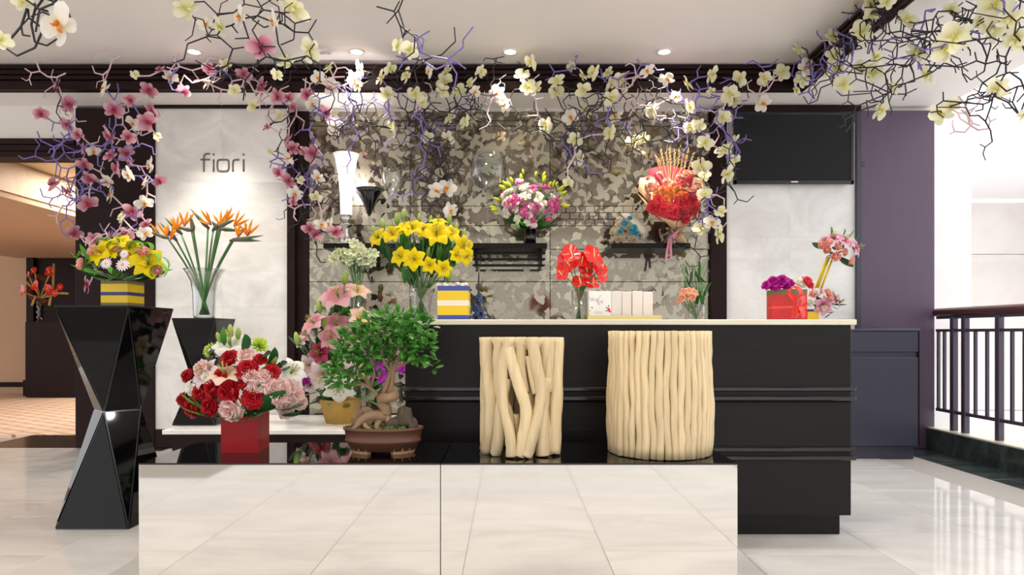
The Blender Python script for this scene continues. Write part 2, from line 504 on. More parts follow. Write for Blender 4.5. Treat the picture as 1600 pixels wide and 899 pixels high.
# plum column at the right, lintel and wall at the left
col = MB().box(PX(1343, WY), 3.63, WY - 0.02, WY + 0.4, 0, 2.885, 0, .004).build('wall_right', M_purple, label='plum-stained veneer wall panel behind the slate cabinet', cat='wall panel', kind='structure')
wl = thing('wall_left', 'white wall above the corridor opening with dark lintel', 'wall', (-5, WY, 2.5), kind='structure')
MB().box(-9, PX(120, WY), WY, WY + .2, PZ(218, WY), ZS).build('upper_wall', M_white, wl)
for k in range(3):
    za = PZ(246, WY) + k * (PZ(218, WY) - PZ(246, WY)) / 3
    MB().box(-9, PX(120, WY), WY - .01 - .015 * k, WY + .2, za + .002, za + (PZ(218, WY) - PZ(246, WY)) / 3, 0, .004).build('lintel_board', M_dark, wl)

# corridor beyond the opening
M_beige = plain('beige_plaster', (205, 172, 142), 0.7, noise=0.05, nscale=3)
M_carpet = None
def carpet():
    m, N, L, b = newmat('tan_carpet_with_lines')
    geo = N.new('ShaderNodeNewGeometry'); mp = N.new('ShaderNodeMapping'); mp.inputs['Rotation'].default_value = (0, 0, 0.55)
    L.new(geo.outputs['Position'], mp.inputs['Vector'])
    br = N.new('ShaderNodeTexBrick'); br.inputs['Scale'].default_value = 1.6; br.inputs['Mortar Size'].default_value = 0.018
    br.inputs['Color1'].default_value = srgb(224, 198, 176); br.inputs['Color2'].default_value = srgb(216, 190, 168); br.inputs['Mortar'].default_value = srgb(158, 126, 106)
    L.new(mp.outputs[0], br.inputs['Vector']); L.new(br.outputs[0], b.inputs['Base Color'])
    b.inputs['Roughness'].default_value = 0.9
    return m
cf = MB().box(-14, -3.4, 6.6, 13, -0.05, 0.003).build('floor', carpet(), label='tan carpet with brown lines in the corridor', cat='carpet', kind='structure')
M_beige2 = marble('cream_stone', (226, 204, 170), (196, 168, 132), 0.5, 1.2, 0.5)
cc = MB().box(-14, -3.4, 6.05, 13, 2.75, 2.85).build('ceiling', M_beige2, label='cream ceiling of the corridor at the left', cat='ceiling', kind='structure')
MB().box(-9, -5.08, 6.05, 12.5, 2.42, 2.75).build('bulkhead', M_beige2, cc)
MB().box(-9, -5.10, 6.05, 12.5, 2.36, 2.42).build('bulkhead_lip', M_beige, cc)
cw = thing('wall_corridor', 'beige and dark panelled end wall of the corridor', 'wall', (-9, 12.5, 0), kind='structure')
MB().box(-14, PX(47, 12.5), 12.5, 12.6, 0, 2.75).build('plaster', M_beige, cw)
MB().box(-14, PX(47, 12.5), 12.47, 12.5, 0, .09).build('skirting', M_dark, cw)
MB().box(PX(47, 12.5), PX(58, 12.5), 12.40, 12.6, 0, 2.75).build('door_jamb', M_dark, cw)
MB().box(PX(58, 12.5), -3.4, 12.48, 12.6, 0, 2.75).build('wood_panel', M_dark, cw)
MB().box(-3.5, -3.4, 6.05, 12.5, 0, 2.75).build('side_panel', M_dark, cw)

# atrium beyond the railing
M_atr = plain('atrium_white', (240, 238, 238), 0.6)
M_atr2 = marble('atrium_marble', (240, 236, 232), (222, 212, 205), 0.4, 0.8, 0.5)
at = thing('wall_atrium', 'bright white marble walls of the atrium beyond the railing', 'wall', (6, 9, -3), kind='structure')
MB().box(3.66, PX(1484, 6.3), 6.0, 6.6, -3, 5.2, 0, .01).build('pillar', M_atr2, at)
for k in range(7):
    z0 = -2.6 + k * 0.8
    for a, (x0, x1) in enumerate(((5.2, 6.75), (6.75, 8.3))):
        MB().box(x0 + .004, x1 - .004, 10.5, 10.6, z0 + .004, z0 + .796, 0, .004).build('marble_panel', M_atr2, at)
for k in range(5):
    z0 = -2.6 + k * 1.12
    for a in range(4):
        y0 = 6.9 + a * 0.9
        MB().box(8.3, 8.4, y0 + .003, y0 + .897, z0 + .004, z0 + 1.116, 0, .004).build('marble_panel', M_atr2, at)
MB().box(4.2, 12, 8.8, 10.5, 3.05, 3.3).build('gallery_soffit', M_atr, at)
MB().box(4.2, 12, 8.6, 8.8, 3.05, 4.2).build('gallery_front', M_atr, at)
MB().box(4.2, 12, -2, 11, -3.1, -3.0).build('lower_floor', M_atr, at)

M_ring0 = plain('white_paper', (240, 240, 242), 0.6)
# kerb and railing
RX = 3.65
kerb = thing('kerb', 'dark green marble kerb under the railing', 'kerb', (RX, 4, 0), kind='structure')
for k in range(10):
    y0 = WY - 0.9 * (k + 1)
    if y0 < -2.2: break
    MB().box(3.555, 3.76, y0 + .0015, y0 + .8985, 0, .175, 0, .002).build('kerb_stone', M_marble_green, kerb)
    MB().box(3.565, 3.78, y0 + .0015, y0 + .8985, .175, .187, 0, .002).build('kerb_sheen', M_marble_top, kerb)  # pale top puts the green kerb's whitish reflection into its colour
M_rail = wood('reddish_handrail_wood', (112, 66, 60), 0.3, (40, 2, 40), 0.25)
M_iron = plain('plum_grey_iron', (72, 62, 80), 0.4)
rail = thing('railing', 'iron balcony railing with a reddish wooden handrail', 'railing', (RX, 4, .187))
hr = MB()
hr.tube([(RX, WY - .02, 1.16), (RX, 1.6, 1.16)], 0.036, 12)
hr.build('handrail', M_rail, rail)
MB().box(RX - .012, RX + .012, 1.6, WY - .02, .997, 1.02).build('rail_bar', M_iron, rail)
MB().box(RX - .012, RX + .012, 1.6, WY - .02, .325, .35).build('rail_bar', M_iron, rail)
MB().box(RX - .008, RX + .008, 1.6, WY - .02, 1.105, 1.13).build('rail_bar', M_iron, rail)
posts = [5.60, 5.46, 5.08]; bals = [5.86 - .06, 5.72, 5.34, 5.21, 4.95, 4.83]
y = 4.71
while y > 1.7:
    posts += [y, y - .14]; bals += [y - .26, y - .39, y - .64, y - .76]; posts.append(y - .52); y -= .88
for y in posts:
    MB().box(RX - .022, RX + .022, y - .022, y + .022, .187, 1.13, 0, .003).build('post', M_iron, rail)
for y in bals:
    MB().box(RX - .010, RX + .010, y - .010, y + .010, .345, 1.0).build('baluster', M_iron, rail)

pp = thing('paper_sheets', 'loose white papers lying on the kerb by the plum wall', 'paper', (3.64, 5.66, .187))
for k in range(2):
    o = MB().box(-.05, .05, -.07, .07, 0, .003).build('sheet', M_ring0, pp, origin=(3.63 + .03 * k, 5.66 - .06 * k, .1875 + .004 * k))
    o.rotation_euler = (0, 0, .5 - .9 * k)
# ceiling downlights: the four in view and unseen fill rows added nearer the viewer
M_lamp = plain('lamp_lens', (255, 244, 225), 0.4, emit=(255, 240, 215), estr=14)
M_ring = plain('lamp_trim', (235, 230, 224), 0.4)
def downlight(x, y, power, label, spot=1.25, tilt=0.0, lens=True):
    t = thing('ceiling_light', label, 'downlight', (x, y, ZC), 'recessed ceiling downlights')
    MB().lathe([(.062, 0), (.062, -.008), (.044, -.008), (.042, .0)], 20, (x, y, ZC - .0005)).build('trim_ring', M_ring, t)
    MB().lathe([(.0, -.004), (.042, -.004)], 20, (x, y, ZC)).build('lamp_lens', M_lamp, t)
    d = bpy.data.lights.new('spot_lamp', 'SPOT'); d.energy = power; d.spot_size = spot; d.spot_blend = 1.0; d.color = (1, .92, .82); d.shadow_soft_size = 0.05
    o = bpy.data.objects.new('spot_lamp', d); COL.objects.link(o); o.parent = t; o.location = (0, 0, -.03); o.rotation_euler = (tilt, 0, 0)
for k, (px, nm) in enumerate(((303, 'lit recessed downlight above the lettered marble panel'), (557, 'lit recessed downlight above the white frosted lamp glass'),
                              (797, 'lit recessed downlight above the orchid pot shelf'), (1038, 'lit recessed downlight above the wrapped red bouquet'))):
    downlight(PX(px, 5.24), 5.24, (110, 120, 100, 100)[k], nm, 1.35, 0.12)
for yy in (3.6, 1.6):
    for x, w in ((-2.4, 'left'), (-0.2, 'middle'), (1.6, 'right')):
        downlight(x, yy, 45, 'added fill downlight out of view in the %s of the tray ceiling, %s row' % (w, 'second' if yy > 2 else 'nearest'), 2.5)
for yy, pw in ((8.0, 50), (10.9, 85)):  # hidden area lights added to brighten the corridor
    d = bpy.data.lights.new('corridor_fill', 'AREA'); d.energy = pw; d.size = 0.9; d.color = (1, .86, .72)
    o = bpy.data.objects.new('corridor_fill', d); COL.objects.link(o); o.location = (-4.4, yy, 2.735)

# ------------------------------------------------------------------ furniture and fittings
# counter
CY0, CY1, CXL, CXR = 3.29, 3.98, -0.50, PX(1330, 3.29)
ct = thing('shop_counter', 'long black oak shop counter with cream marble top and raised mouldings', 'counter', ((CXL + CXR) / 2, (CY0 + CY1) / 2, 0))
z = lambda py: PZ(py, CY0)
MB().box(CXL + .06, CXR - .03, CY0 + .05, CY1 - .03, 0, z(806), 0, .003).build('plinth_base', M_black_wood, ct)
MB().box(CXL, CXR, CY0, CY1, z(806), z(719), 0, .003).build('lower_panel', M_black_wood, ct)
MB().box(CXL, CXR, CY0, CY1, z(719), z(628), 0, .003).build('middle_panel', M_black_wood, ct)
MB().box(CXL, CXR, CY0, CY1, z(628), z(508), 0, .003).build('upper_panel', M_black_wood, ct)
for (a, b) in ((605, 611.5), (619, 626), (699, 706), (712.5, 719)):
    MB().box(CXL - .012, CXR + .018, CY0 - .018, CY1 + .01, z(b), z(a), 0, .004).build('moulding', M_bead, ct)
MB().box(CXL - .01, CXR + .022, CY0 - .012, CY1 + .02, z(508), z(499.5), 0, .003).build('countertop', M_marble_top, ct)
CTOP = z(499.5)

# mirror clad display plinth: two blocks
PLY0, PLY1, PLZ = 2.60, 3.09, 0.49
for (x0, x1, lab) in ((PX(216.5, 2.6), PX(687.7, 2.6), 'mirror-clad display plinth with black glass top, under the bonsai'),
                      (PX(688.7, 2.6), PX(1152.5, 2.6), 'mirror-clad display plinth with black glass top, under the driftwood stools')):
    t = thing('display_plinth', lab, 'plinth', ((x0 + x1) / 2, 2.85, 0), 'mirrored display plinths')
    MB().box(x0 + .006, x1 - .006, PLY0 + .006, PLY1, 0.0, PLZ - .006).build('core', M_blackglass, t)
    MB().box(x0, x1, PLY0, PLY0 + .006, 0.0, PLZ - .006, 0, .0015).build('front_mirror', M_mirror, t)
    MB().box(x0, x0 + .006, PLY0 + .006, PLY1, 0.0, PLZ - .006).build('side_mirror', M_mirror, t)
    MB().box(x1 - .006, x1, PLY0 + .006, PLY1, 0.0, PLZ - .006).build('side_mirror', M_mirror, t)
    MB().box(x0, x1, PLY0, PLY1, PLZ - .006, PLZ, 0, .0015).build('top_glass', M_topglass, t)

# low marble slab platform at the wall
SLY0, SLZ = 4.90, 0.29
pf = thing('low_platform', 'low platform with white marble slab on a dark base, against the marble wall', 'platform', (-1.5, 5.35, 0))
MB().box(PX(253, SLY0), -0.60, SLY0, WY - .035, SLZ - .032, SLZ, 0, .003).build('marble_slab', M_marble_wall, pf)
MB().box(PX(253, SLY0) + .05, -0.64, SLY0 + .05, WY - .035, 0, SLZ - .032).build('base', M_dark, pf)

# faceted black glass pedestals
def facet_stand(label, x0, x1, y0, y1, z0, z1, zw, wr):
    cx, cy = (x0 + x1) / 2, (y0 + y1) / 2
    t = thing('pedestal', label, 'pedestal', (cx, cy, z0), 'faceted black glass pedestals')
    T = [Vector((x0, y0, z1)), Vector((x1, y0, z1)), Vector((x1, y1, z1)), Vector((x0, y1, z1))]
    B = [Vector((v.x, v.y, z0)) for v in T]
    W = [Vector((cx, cy - wr, zw)), Vector((cx + wr, cy, zw)), Vector((cx, cy + wr, zw)), Vector((cx - wr, cy, zw))]
    core = MB(); c0 = Vector((cx, cy, 0))
    shr = lambda v: Vector((cx + (v.x - cx) * .985, cy + (v.y - cy) * .985, v.z))
    cv = [shr(v) for v in T + W + B]
    fs = [(3, 2, 1, 0)[::-1], (8, 9, 10, 11)[::-1]]
    for i in range(4):
        j = (i + 1) % 4
        fs += [(j, i, 4 + i), (j, 4 + i, 4 + j), (8 + i, 8 + j, 4 + i), (8 + j, 4 + j, 4 + i)]
    core.add(cv, fs)
    core.build('edge_frame', M_edge, t)
    def panel(tri):
        a, b, c = tri
        nn = (b - a).cross(c - a).normalized(); m = (a + b + c) / 3
        if nn.dot(Vector((m.x - cx, m.y - cy, 0))) < 0: a, b = b, a; nn = -nn
        per = (a - b).length + (b - c).length + (c - a).length
        inc = (a * (b - c).length + b * (c - a).length + c * (a - b).length) / per
        r = (b - a).cross(c - a).length / per
        k = max(0.05, 1 - .0055 / r)
        q = [inc + (v - inc) * k for v in (a, b, c)]
        mb = MB(); mb.add([v + nn * .003 for v in q] + [v - nn * .006 for v in q], [(0, 1, 2), (5, 4, 3), (0, 3, 4, 1), (1, 4, 5, 2), (2, 5, 3, 0)])
        mb.build('glass_facet', M_blackglass, t)
    for i in range(4):
        j = (i + 1) % 4
        panel((T[i], T[j], W[i])); panel((T[j], W[i], W[j])); panel((B[i], B[j], W[i])); panel((B[j], W[j], W[i]))
    MB().box(x0, x1, y0, y1, z1 - .004, z1 + .004, 0, .001).build('top_glass', M_blackglass, t)
facet_stand('tall faceted black glass pedestal standing on the floor left of the mirror plinth', -2.275, -1.905, 3.42, 3.88, 0, 1.121, .58, .125)
facet_stand('smaller faceted black glass pedestal on the low platform by the marble wall', PX(268, 5.13), PX(336, 5.13), 5.13, 5.51, SLZ, PZ(498, 5.13), .62, .10)

# slate cabinet at the right
cb = thing('cabinet', 'slate blue cabinet with one door at the plum wall', 'cabinet', (2.95, 5.55, 0))
cx0, cx1, cyf = PX(1325, 5.33), PX(1437, 5.33), 5.33
zz = lambda py: PZ(py, cyf)
MB().box(cx0 + .02, cx1 - .03, cyf + .03, WY - .04, 0, zz(697)).build('plinth_base', M_slate, cb)
MB().box(cx0, cx1, cyf + .018, WY - .04, zz(697), zz(518), 0, .002).build('body', M_slate, cb)
MB().box(cx0 - .005, cx1 + .006, cyf - .002, WY - .04, zz(518), zz(514.5), 0, .002).build('top', M_slate, cb)
MB().box(cx0, cx1 - .012, cyf, cyf + .018, zz(550), zz(518.5), 0, .002).build('drawer_front', M_slate, cb)
MB().box(cx0 + .025, cx1 - .012, cyf, cyf + .018, zz(697), zz(559), 0, .002).build('door', M_slate, cb)
MB().box(cx1 - .010, cx1, cyf, cyf + .018, zz(697), zz(518.5)).build('side_edge', M_dark, cb)

# television
ty = WY - .09
tv = thing('television', 'black flat screen television on the right marble wall', 'television', (PX(1241, ty), ty, PZ(287, ty)))
tx0, tx1, tz0, tz1 = PX(1147, ty), PX(1334.5, ty), PZ(287.5, ty), PZ(176, ty)
fr = MB()
for q in ((tx0, tx1, tz0, tz0 + .032), (tx0, tx1, tz1 - .02, tz1), (tx0, tx0 + .025, tz0, tz1), (tx1 - .025, tx1, tz0, tz1)):
    fr.box(q[0], q[1], ty, ty + .03, q[2], q[3], 0, .003)
fr.build('bezel', M_bezel, tv)
MB().box(tx0 + .015, tx1 - .015, ty + .006, ty + .03, tz0 + .015, tz1 - .015).build('screen', M_screen, tv)
MB().box(tx0 + .03, tx1 - .03, ty + .03, ty + .06, tz0 + .03, tz1 - .03).build('back_shell', M_bezel, tv)
MB().box(PX(1215, ty), PX(1265, ty), ty + .06, WY, PZ(250, ty), PZ(215, ty)).build('wall_bracket', M_bezel, tv)
MB().box(PX(1236, ty), PX(1247, ty), ty - .001, ty, PZ(285.2, ty), PZ(283.2, ty)).build('maker_mark', M_ring, tv, label='small pale maker mark')

# lettering on the marble
sy = WY - .0035
sg = thing('lettering_sign', 'grey metal lettering reading fiori on the left marble panel', 'sign', (PX(348, sy), WY, PZ(268, sy)))
def letter(strokes, nm):
    mb = MB()
    for st in strokes:
        pts = [P(a, b, sy) for a, b in st]
        mb.tube(smoothpath(pts, 4) if len(pts) > 3 else pts, 0.0078, 8)
    mb.v = [(a, sy + (b - sy) * .35, c_) for a, b, c_ in mb.v]
    mb.build(nm, M_steel, sg)
letter([[(318.5, 268), (318.5, 256), (318.5, 247), (319.5, 242.5), (323, 240.6), (328, 240.5)], [(313.5, 249.5), (328, 249.5)]], 'letter_f')
letter([[(333.8, 249), (333.8, 268)], [(333.8, 240), (333.8, 243.3)]], 'letter_i')
letter([[(343, 249.8), (354, 249.8), (357.2, 252.5), (357.2, 264), (354, 267.4), (343, 267.4), (340, 264), (340, 252.5), (343, 249.8), (350, 249.8)]], 'letter_o')
letter([[(363.8, 268), (363.8, 256), (364.5, 251.5), (367.5, 249.7), (374, 249.6)]], 'letter_r')
letter([[(380.6, 249), (380.6, 268)], [(380.6, 240), (380.6, 243.3)]], 'letter_i')

# shelves in the mirror niche
SY0 = 5.50
M_shelf = wood('black_shelf_wood', (22, 17, 17), 0.35, (3, 30, 60), 0.3, spec=0.15)
def shelf(label, a, b, extra=False):
    t = thing('wall_shelf', label, 'shelf', (PX((a + b) / 2, SY0), WY, PZ(388, SY0)), 'black shelves in the mirror niche')
    MB().box(PX(a, SY0), PX(b, SY0), SY0, WY + .035, PZ(388, SY0), PZ(380, SY0), 0, .002).build('board', M_shelf, t)
    if extra:
        for k in range(3):  # slats mostly stand in for the shelf's reflection in the mirror
            zc = PZ(394 + 9 * k, SY0 + .06)
            MB().box(PX(a + 4, SY0), PX(b - 2, SY0), SY0 + .05 + .03 * k, SY0 + .13 + .03 * k, zc - .014, zc, 0, .004).build('slat', M_shelf, t)
        for xx in (a + 8, b - 10):
            MB().box(PX(xx, SY0), PX(xx + 3, SY0), SY0 + .10, WY + .035, PZ(416, SY0 + .06), PZ(388, SY0), 0, .002).build('bracket', M_shelf, t)
    return t
shelf('black wall shelf under the frosted lamp glass and black flared vase', 505, 690)
shelf('black wall shelf with slats below, mostly its mirror reflection, under the orchid pot', 733, 855, True)
shelf('black wall shelf under the two wrapped bouquets', 955, 1079)
SHZ = PZ(380, SY0)

# ------------------------------------------------------------------ driftwood stools
M_drift = wood('pale_driftwood', (224, 202, 160), 0.6, (40, 40, 3), 0.28, bump=0.35, vary=0.09)
def surf(px, py, cx, cy, R, depth=1.0):
    # point on the front of an upright drum seen at this pixel
    Y = cy - R
    for _ in range(6):
        dx = max(-R * .985, min(R * .985, PX(px, Y) - cx))
        Y = cy - math.sqrt(R * R - dx * dx) * depth
    return Vector((cx + dx, Y, PZ(py, Y)))
rng = random.Random(4)
cxs, cys, R = PX(1030, 2.85), 2.85, .196
st = thing('driftwood_stool', 'wide drum stool of many thin upright driftwood sticks', 'stool', (cxs, cys, PLZ), 'driftwood stools on the plinth')
ZT = PZ(517.5, 2.66)
NS = 46
for k in range(NS):
    a = 2 * math.pi * k / NS
    r0 = rng.uniform(.0130, .0160); pts = []; rr = []
    ph = a * 3 + rng.uniform(-.5, .5); am = rng.uniform(.003, .0055); bulge = .012
    for i in range(13):
        t_ = i / 12
        ang = a + (am * math.sin(ph + t_ * 7) + .0018 * math.sin(ph * 5 + 17 * t_)) / R
        rad = R + bulge * math.sin(math.pi * min(1, max(0, (.75 - t_) * 1.3))) * .8 + rng.uniform(-.003, .003)
        pts.append((cxs + rad * math.cos(ang), cys + rad * math.sin(ang), PLZ + .004 + (ZT - PLZ - .004) * t_))
        rr.append(r0 * (1.06 - .12 * t_ + rng.uniform(-.07, .07)))
    tbm = MB().tube(pts, rr, 8); tbm.v = [(a_, b_, max(c_, PLZ + .0012)) for a_, b_, c_ in tbm.v]; tbm.build('stick', M_drift, st)
MB().lathe([(0, PLZ + .03), (R - .01, PLZ + .03), (R - .012, ZT - .004), (0, ZT - .004)], 32, (cxs, cys, 0)).build('seat_core', M_drift, st)
cxs, cys, R = PX(815, 2.85), 2.85, .150
st = thing('driftwood_stool', 'narrower stool of thick crooked interlaced driftwood branches', 'stool', (cxs, cys, PLZ), 'driftwood stools on the plinth')
ZT = PZ(527.5, 2.69)
q = lambda u, v: (740 + u / 4.087, 510 + v / 4.087)
SPEC = [([(78, 75), (90, 300), (112, 520), (85, 835)], 40, 1.0), ([(235, 75), (190, 230), (188, 500), (232, 690), (240, 850)], 30, 1.0),
        ([(215, 130), (250, 250), (290, 380), (335, 540), (315, 700), (297, 850)], 33, .96), ([(370, 75), (400, 250), (432, 400), (418, 530), (375, 700), (335, 850)], 34, 1.0),
        ([(532, 75), (525, 300), (520, 550), (508, 840)], 40, .98), ([(455, 330), (432, 540), (438, 700), (440, 842)], 40, .88), ([(205, 330), (172, 540), (160, 700), (138, 838)], 34, .88),
        ([(300, 75), (300, 260), (318, 420)], 34, .72), ([(165, 75), (160, 240), (170, 420), (215, 560), (230, 700)], 34, .72), ([(350, 190), (372, 330), (392, 430)], 18, .86),
        ([(455, 75), (462, 300), (440, 520), (470, 700), (480, 830)], 32, .72), ([(490, 75), (478, 250), (472, 420)], 28, .85), ([(62, 470), (66, 600), (80, 720)], 24, .8),
        ([(555, 620), (556, 740), (560, 812)], 20, .7), ([(270, 560), (265, 700), (280, 820)], 26, .55), ([(350, 420), (380, 560), (360, 740), (380, 820)], 26, .5), ([(215, 75), (240, 230), (225, 380)], 24, .6)]
zlo = PLZ + .006
for pl, wd, dp in SPEC:
    pts = [surf(*q(u, v), cxs, cys, R, dp) for u, v in pl]
    pts = smoothpath(pts, 4)
    rr0 = 1.17 * wd / 4.087 * 2.72 / F
    pts2 = [Vector((p.x, p.y, min(max(p.z, zlo), ZT))) for p in pts]
    if pl[0][1] <= 80: pts2[0].z = ZT
    if pl[-1][1] >= 800: pts2[-1].z = zlo
    tbm = MB().tube(pts2, [rr0 * (1 + rng.uniform(-.07, .07)) for _ in pts2], 9); tbm.v = [(a_, b_, min(max(c_, PLZ + .0012), ZT)) for a_, b_, c_ in tbm.v]; tbm.build('branch', M_drift, st)
for k in range(9):
    a = .15 + k * .355
    x, y_ = cxs + R * math.cos(a), cys + R * math.sin(a); b = a + rng.uniform(-.5, .5)
    pts = smoothpath([(cxs + R * math.cos(b), cys + R * math.sin(b), zlo), (x, y_, (zlo + ZT) / 2), (cxs + R * .97 * math.cos(a), cys + R * .97 * math.sin(a), ZT)], 4)
    tbm = MB().tube(pts, [rng.uniform(.022, .029) for _ in pts], 8); tbm.v = [(a_, b_, min(max(c_, PLZ + .0012), ZT)) for a_, b_, c_ in tbm.v]; tbm.build('branch', M_drift, st)
MB().lathe([(0, ZT - .05), (R * .8, ZT - .05), (R * .93, ZT - .003), (0, ZT - .003)], 28, (cxs, cys, 0)).build('seat_core', M_drift, st)

# ------------------------------------------------------------------ flower kit (meshes of radius about 1, facing +Z)
def ring_petals(mb, n, prof, wid, a0=0.0, nseg=6, mat=0, cup=0.25, jit=0.0, rng=None, ruffle=0.0):
    for k in range(n):
        a = a0 + 2 * math.pi * k / n + (rng.uniform(-jit, jit) if rng else 0)
        sc = 1 + (rng.uniform(-jit, jit) if rng else 0)
        pts = []; ws = []
        for i in range(nseg + 1):
            t = i / nseg; r, z = prof(t)
            zz = z * sc + (ruffle * (rng.uniform(-1, 1)) * t if rng else 0)
            pts.append(Vector((math.cos(a) * r * sc, math.sin(a) * r * sc, zz))); ws.append(wid(t))
        mb.strip(pts, ws, Vector((-math.sin(a), math.cos(a), 0)), mat, cup)
KIT = {}
def lily_mesh(key, mat, open_=1.0):
    mb = MB()
    prof = lambda t: (0.06 + 0.98 * t ** 1.25 * open_, 0.95 * t - 0.75 * t ** 3.2 * open_)
    wid = lambda t: 0.05 + 0.31 * math.sin(math.pi * min(1, t * .97 + .02)) ** .8
    ring_petals(mb, 3, prof, lambda t: wid(t) * 1.2, 0, 7, 0, 0.3)
    ring_petals(mb, 3, lambda t: (prof(t)[0], prof(t)[1] - .04), lambda t: wid(t) * .85, math.pi / 3, 7, 0, 0.3)
    KIT[key] = mb.mesh(key, mat)
def stamen_mesh():
    mb = MB()
    for k in range(6):
        a = k * math.pi / 3 + .3
        p = [(0, 0, .1), (.1 * math.cos(a), .1 * math.sin(a), .5), (.26 * math.cos(a), .26 * math.sin(a), .85)]
        mb.tube(p, .016, 4)
        e = Vector(p[2]); s_ = Vector((-math.sin(a), math.cos(a), 0)) * .07
        mb.tube([e - s_, e, e + s_], [.012, .026, .012], 5, 1)
    mb.tube([(0, 0, .1), (.02, 0, 1.0)], [.025, .03], 5); mb.blob((.02, 0, 1.02), .05, 6)
    KIT['stamens'] = mb.mesh('stamens', [M_bud, plain('anther_rust', (186, 112, 50), .7)])
def orchid_mesh(key, mat):
    mb = MB()
    def pet(a, Ln, W, lift, power=.6):
        pts = []; ws = []
        for i in range(7):
            t = i / 6
            pts.append(Vector((math.cos(a), math.sin(a), 0)) * (Ln * t) + Vector((0, 0, lift * math.sin(t * 2.6) + .04)))
            ws.append(.04 + W * math.sin(math.pi * (.06 + .90 * t)) ** power)
        mb.strip(pts, ws, Vector((-math.sin(a), math.cos(a), 0)), 0, .18)
    pet(math.pi / 2, .95, .29, -.08); pet(math.pi / 2 + 2.3, .95, .27, -.14); pet(math.pi / 2 - 2.3, .95, .27, -.14)
    for s_ in (0.2, math.pi - 0.2):
        pet(s_, 1.0, .44, .22, .55)
    KIT[key] = mb.mesh(key, mat)
def lip_mesh(key, m1, m2):
    mb = MB()
    mb.blob((0, -.02, .13), (.10, .12, .12), 6, 0)
    for s_ in (-1, 1):
        mb.strip([(s_ * .05, -.05, .1), (s_ * .18, -.02, .22), (s_ * .2, .06, .3)], [.07, .09, .02], Vector((0, .8, .4)), 1)
    mb.strip([(0, -.1, .12), (0, -.28, .22), (0, -.42, .18), (0, -.5, .1)], [.08, .14, .1, .02], Vector((1, 0, 0)), 1, .3)
    KIT[key] = mb.mesh('lip', [m1, m2])
def carnation_mesh(key, mat, seed=1):
    rng = random.Random(seed); mb = MB()
    for lay, (n, r1, z1, w) in enumerate(((10, 1.0, .18, .34), (9, .88, .42, .33), (8, .70, .62, .30), (7, .5, .76, .27), (5, .28, .86, .22))):
        for k in range(n):
            a = 2 * math.pi * (k + .5 * lay) / n + rng.uniform(-.15, .15)
            rr = r1 * rng.uniform(.92, 1.06)
            pts = []; ws = []
            for i, t in enumerate((0, .45, .8, 1.0)):
                pts.append(Vector((math.cos(a) * rr * t, math.sin(a) * rr * t, z1 * math.sin(t * 1.5) + rng.uniform(-.05, .05) * (i > 1) * 2)))
                ws.append((.05, w * .7, w, w * .75)[i])
            b0 = len(mb.v)
            mb.strip(pts, ws, Vector((-math.sin(a), math.cos(a), 0)), 0, rng.uniform(-.25, .25))
            for vi in range(b0 + 6, len(mb.v)):
                v = mb.v[vi]; mb.v[vi] = (v[0] * (1 + rng.uniform(-.08, .08)), v[1] * (1 + rng.uniform(-.08, .08)), v[2] + rng.uniform(-.09, .09))
    mb.blob((0, 0, .1), (.75, .75, .45), 8, 0)
    KIT[key] = mb.mesh(key, mat)
def rose_mesh(key, mat, seed=2):
    rng = random.Random(seed); mb = MB()
    for lay, (n, r0, r1, h, w) in enumerate(((5, .55, 1.0, .75, .55), (5, .45, .78, .95, .48), (4, .32, .55, 1.05, .38), (3, .18, .32, 1.08, .26), (2, .06, .12, 1.05, .14))):
        for k in range(n):
            a = 2 * math.pi * (k + .5 * lay) / n + rng.uniform(-.1, .1)
            pts = [Vector((math.cos(a) * r0 * .5, math.sin(a) * r0 * .5, 0)), Vector((math.cos(a) * r1 * .95, math.sin(a) * r1 * .95, h * .45)),
                   Vector((math.cos(a) * r1 * .92, math.sin(a) * r1 * .92, h * .85)), Vector((math.cos(a) * r1 * 1.05, math.sin(a) * r1 * 1.05, h))]
            mb.strip(pts, [w * .5, w, w * .95, w * .6], Vector((-math.sin(a), math.cos(a), 0)), 0, .35)
    mb.blob((0, 0, .4), (.5, .5, .5), 8, 0)
    KIT[key] = mb.mesh(key, mat)
def anthurium_mesh(key, mat):
    mb = MB(); vs_ = [(0, 0, 0)]; uv = [(.5, 0)]; n = 20
    for rr in (.5, 1.0):
        for k in range(n):
            a = 2 * math.pi * k / n
            r = (0.78 + 0.22 * math.cos(2 * a)) * (1 - .28 * math.exp(-((a - math.pi) / .38) ** 2)) * (1.12 if abs(a) < .3 or abs(a - 2 * math.pi) < .3 else 1.0)
            x = math.cos(a) * r * rr * .95 + .12; y = math.sin(a) * r * rr * 1.15
            vs_.append((x, y, .10 * rr * rr * math.cos(2 * a) + .05 * math.sin(5 * a) * rr + .12 * rr)); uv.append((k / n, rr))
    fs = [(0, 1 + k, 1 + (k + 1) % n) for k in range(n)] + [(1 + k, 1 + n + k, 1 + n + (k + 1) % n, 1 + (k + 1) % n) for k in range(n)]
    mb.add(vs_, fs, 0, True, uv)
    KIT[key] = mb.mesh(key, mat)
    sp = MB().tube([(-.18, 0, .04), (0, 0, .30), (.25, 0, .62), (.36, 0, .72)], [.06, .065, .05, .02], 7)
    KIT['spadix'] = sp.mesh('spadix', plain('spadix_cream', (246, 214, 140), .5))
def daisy_mesh(key, mat):
    mb = MB()
    ring_petals(mb, 14, lambda t: (.2 + .8 * t, .12 - .1 * t), lambda t: .05 + .10 * math.sin(math.pi * (.2 + .7 * t)), 0, 3, 0, .1)
    KIT[key] = mb.mesh(key, mat)
    KIT['daisy_eye'] = MB().blob((0, 0, .1), (.28, .28, .15), 8).mesh('daisy_eye', plain('daisy_eye_yellow', (214, 200, 60), .7))
